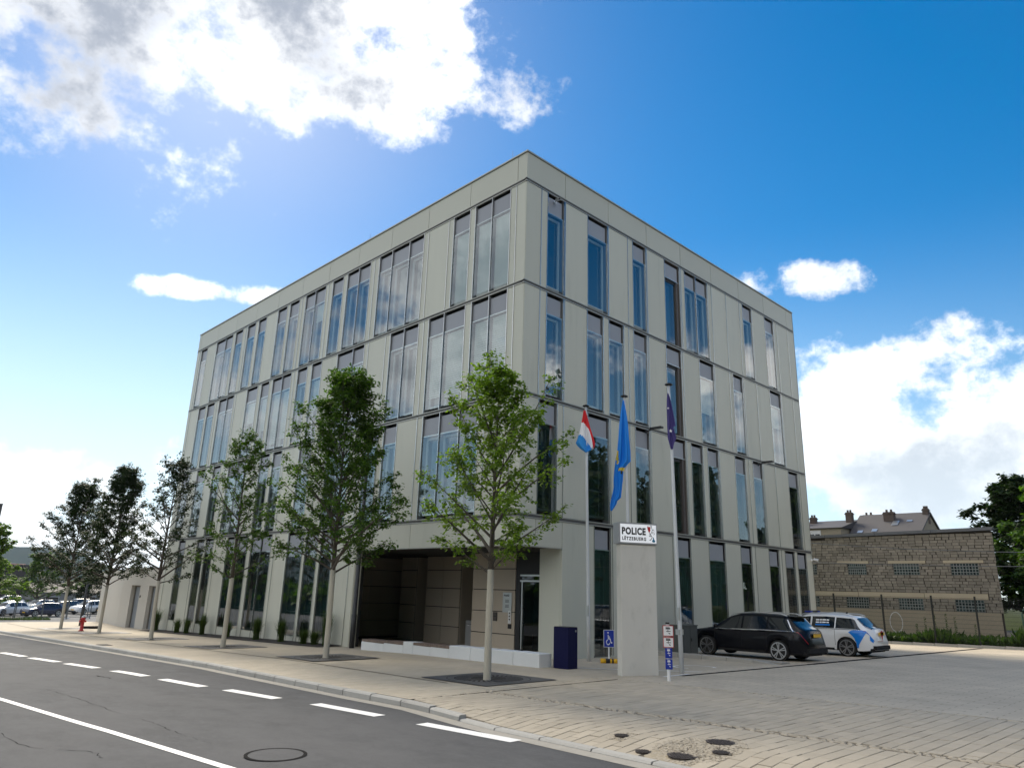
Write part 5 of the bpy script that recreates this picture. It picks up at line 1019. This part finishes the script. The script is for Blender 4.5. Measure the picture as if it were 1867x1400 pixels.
while z < 6.0:
    stop = sorted((w[0], w[1]) for w in WN+LT if z+.13 > w[2] and z+.03 < w[3]); segs = []; c0 = YA
    for a, c in stop: segs.append((c0, a)); c0 = max(c0, c)
    segs.append((c0, 5.6))
    for s0, s1 in segs:
        y = YA-rnd.uniform(.02, .34)
        while y < s1:
            ln = .36*rnd.choice([1, 1, 1, .8, 1.12]); a, c = max(y, s0), min(y+ln, s1)
            if c-a > .05 and z+.16 < ztop(a)-.07: bl_.append((a, c, z))
            y += ln
    z += .16; row += 1
bb = MB(); bb.box(0, .06, 0, .404, 0, .147); bme = bb.mesh('brick', M['brickw']); bb2 = MB(); bl_.sort(key=lambda e: e[0])
for i, (a, c, z) in enumerate(bl_):
    dx = rnd.uniform(-.010, .006); sy = (c-a-.018-rnd.choice([0, 0, .01, .02, .04]))/.404; szz = rnd.choice([1, .97, .93, .86, .95]); rx = rnd.gauss(0, .003)
    if i < 300: o = inst('brick', bme, wh, (dx, a+.008, z+rnd.uniform(0, .008)), (rx, 0, 0)); o.scale = (1, sy, szz)
    else: bb2.box(dx, dx+.06, a+.008, a+.008+.404*sy, z, z+.147*szz, tone=rnd.uniform(-.22, .22))
bb2.build('brick_field', M['brickw'], wh, tone=True)['kind'] = 'stuff'
# houses behind
def chim(t, x, y, z0, w, d, h, m='chimney'):
    q = MB(); q.box(x-w/2, x+w/2, y-d/2, y+d/2, z0, z0+h); q.box(x-w/2-.06, x+w/2+.06, y-d/2-.06, y+d/2+.06, z0+h-.22, z0+h-.12); c = q.build('chimney', M[m], t)
    q = MB()
    for k in (-1, 1): q.cyl((x, y+k*d*.22, z0+h), (x, y+k*d*.22, z0+h+.25), .11, 8)
    q.build('chimney_pot', M['chimney'], c)
hA = thing('row_house', 'large brown tiled roof with two tall chimneys rising behind the block warehouse', 'house', (56, 5.7, 0))
q = MB(); q.box(.4, 11, .15, 6.4, 0, 7.2); q.add([(0.4, .15, 7.2), (11, .15, 7.2), (5.7, .15, 10.3)], [(0, 1, 2)]); q.build('wall', M['house'], hA)
rfm = MB(); rfm.add([(0, 0, 6.95), (5.7, 0, 10.55), (11.4, 0, 6.95), (0, 6.6, 6.95), (5.7, 6.6, 10.55), (11.4, 6.6, 6.95), (0, 0, 6.8), (5.7, 0, 10.38), (11.4, 0, 6.8), (0, 6.6, 6.8), (5.7, 6.6, 10.38), (11.4, 6.6, 6.8)], [(0, 1, 4, 3), (1, 2, 5, 4), (6, 9, 10, 7), (7, 10, 11, 8), (0, 6, 7, 1), (1, 7, 8, 2), (3, 4, 10, 9), (4, 5, 11, 10), (0, 3, 9, 6), (2, 8, 11, 5)]); rA = rfm.build('roof', M['slate'], hA)
sl = lambda y, f, dx=.0: (f*5.7, y, 6.95+f*3.6)
for y, f, w, h in ((2.7, .62, .6, .9), (1.5, .72, .5, .3), (4.3, .45, .5, .5), (5.6, .42, .5, .5)):
    q = MB(); x0, _, z0 = sl(y, f); x1, _, z1 = sl(y, f+h/6.7); n_ = Vector((-3.6, 0, 5.7)).normalized()*.05
    q.add([(x0+n_.x, y-w/2, z0+n_.z), (x0+n_.x, y+w/2, z0+n_.z), (x1+n_.x, y+w/2, z1+n_.z), (x1+n_.x, y-w/2, z1+n_.z)], [(0, 1, 2, 3)]); q.build('skylight', M['alu'], rA, fix=False)
chim(rA, 5.5, .35, 9.4, .5, .5, 1.45); chim(rA, 4.6, 3.4, 9.0, .6, .95, 1.6); chim(rA, 6.2, 5.9, 9.6, .5, 1.0, 1.0)
hB = thing('row_house', 'lower house with a slate roof and pale dormer wall left of the large roof', 'house', (57, 12.5, 0))
q = MB(); q.box(0, 9, 0, 5.2, 0, 8.95); q.build('wall', M['house'], hB); q = MB(); q.add([(-.3, -.2, 8.95), (4.5, -.2, 10.1), (9.3, -.2, 8.95), (-.3, 5.2, 8.95), (4.5, 5.2, 10.1), (9.3, 5.2, 8.95)], [(0, 1, 4, 3), (1, 2, 5, 4), (0, 2, 1), (3, 4, 5), (0, 3, 5, 2)]); rB = q.build('roof', M['slate'], hB)
chim(rB, 3.0, .2, 9.2, .6, .6, 1.5); chim(rB, 3.2, 4.0, 9.2, .5, .6, 1.2, 'chimney'); chim(rB, 2.2, 5.0, 8.9, .6, .7, 1.9, 'chimney')
q = MB(); q.box(-.06, -.002, 2.0, 3.2, 8.05, 8.75); o = q.build('window', M['housew'], hB); q = MB(); q.box(-.075, -.062, 2.1, 2.55, 8.12, 8.4); q.box(-.075, -.062, 2.65, 3.1, 8.12, 8.4); q.build('pane', M['ingl'], o)
hC = houseblock('white_house', 'white flat roofed house at the left, between the police station and the slate roof', 'house', 57, 64, 17.8, 26, 0, 8.95, 'housew', 'coping'); q = MB(); q.box(-.06, -.002, .6, 2.6, 8.0, 8.6); q.build('window', M['wallgrey'], hC)
# overhead cables
for zs, lb in (((5.9, 5.3, 4.88, 4.62, 4.50, 4.5), 'upper overhead cable crossing in front of the block warehouse'), ((4.5, 4.18, 4.0, 3.92, 3.90, 3.95), 'lower overhead cable crossing in front of the block warehouse')):
    q = MB(); ys_ = (10.5, 2.7, -2.2, -7.0, -12, -20); q.tube([(27.5, a, z) for a, z in zip(ys_, zs)], .018, 6); o = q.build('overhead_cable', M['galv']); tagp(o, lb, 'cable', 'overhead cables')
t = thing('road_sign', 'small blue and white board in a green tube frame at the right edge', 'sign', (27.0, -7.85, .1)); q = MB(); q.tube([(0, .35, 0), (0, .35, 1.6), (0, .28, 1.75), (0, .1, 1.8), (0, -.4, 1.8), (0, -.5, 1.7), (0, -.5, 0)], .03, 8); q.build('frame', mat('frame_green', (.03, .10, .08), .5), t); q = MB(); q.box(-.02, .0, -.42, .25, 1.1, 1.65); bd = q.build('board', M['signblue'], t); q = MB(); q.box(-.026, -.022, -.35, .2, 1.2, 1.33); q.box(-.026, -.022, -.35, .05, 1.45, 1.55); q.build('print', M['white'], bd)

# ------------------------------------------------------------------ across the street: what the windows mirror
def bank(name, P0, P1, h, depth, seed, m='leafd', nseg=70):
    r = random.Random(seed); b = MB(); P0, P1 = Vector((*P0, 0)), Vector((*P1, 0)); d = (P1-P0); nrm = Vector((-d.y, d.x, 0)).normalized()
    for k in range(nseg*90):
        f, e, v = r.random(), r.random(), r.random(); top = h*(.72+.16*math.sin(f*31+seed)+.12*math.sin(f*77+seed*2)); p = P0+d*f+nrm*depth*e; z = top*(v**.7)*(1-.35*abs(e-.5)*2*v); s = .9; a = r.uniform(0, 6.28); el = r.uniform(-1, 1)
        u = Vector((math.cos(a), math.sin(a), el)).normalized()*s; w = u.cross(Vector((r.gauss(0, 1), r.gauss(0, 1), r.gauss(0, 1)))).normalized()*s*1.2; c = Vector((p.x, p.y, gz(max(-60, min(p.y, 100)))+z)); b.add([c-u*.6, c+w*.5, c+u*.6, c-w*.5], [(0, 1, 2, 3)], 0, r.random())
    o = b.build(name, M[m], None, fix=False, tone=True); o['kind'] = 'structure'
    g = MB(); N_ = 60
    for k in range(N_+1):
        f = k/N_; p = P0+d*f+nrm*depth*.5; gz_ = gz(max(-60, min(p.y, 100))); tp = h*(.62+.16*math.sin(f*31+seed)+.12*math.sin(f*77+seed*2))+r.uniform(-.6, .6)
        for off, z in ((-depth*.55, -1), (-depth*.4, tp*.6), (0, tp), (depth*.5, -1)): q_ = p+nrm*off; g.v.append((q_.x, q_.y, gz_+z))
    for k in range(N_):
        for j in range(3): g.f.append((k*4+j, k*4+j+1, k*4+j+5, k*4+j+4)); g.m.append(0); g.tone.append(0)
    g.build('leafy_mass', M['forest'], o, fix=False)
bank('wooded_bank', (-70, -64), (110, -64), 37, 12, 3, nseg=200)
bank('street_hedge', (-44, -60), (-44, 130), 7.5, 8, 4, 'leafb', 70)

# ------------------------------------------------------------------ the air between here and the hill
hzb = MB(); hzb.box(-4300, 4300, -4300, 5300, -6.5, 150)
hm = bpy.data.materials.new('air'); hm.use_nodes = True; t = hm.node_tree; t.nodes.remove(t.nodes['Principled BSDF']); pv = t.nodes.new('ShaderNodeVolumePrincipled')
pv.inputs['Color'].default_value = (.80, .88, 1, 1); pv.inputs['Density'].default_value = .00007; pv.inputs['Anisotropy'].default_value = .2
t.links.new(pv.outputs[0], t.nodes['Material Output'].inputs['Volume'])
hz_o = hzb.build('haze', hm); hz_o['kind'] = 'stuff'
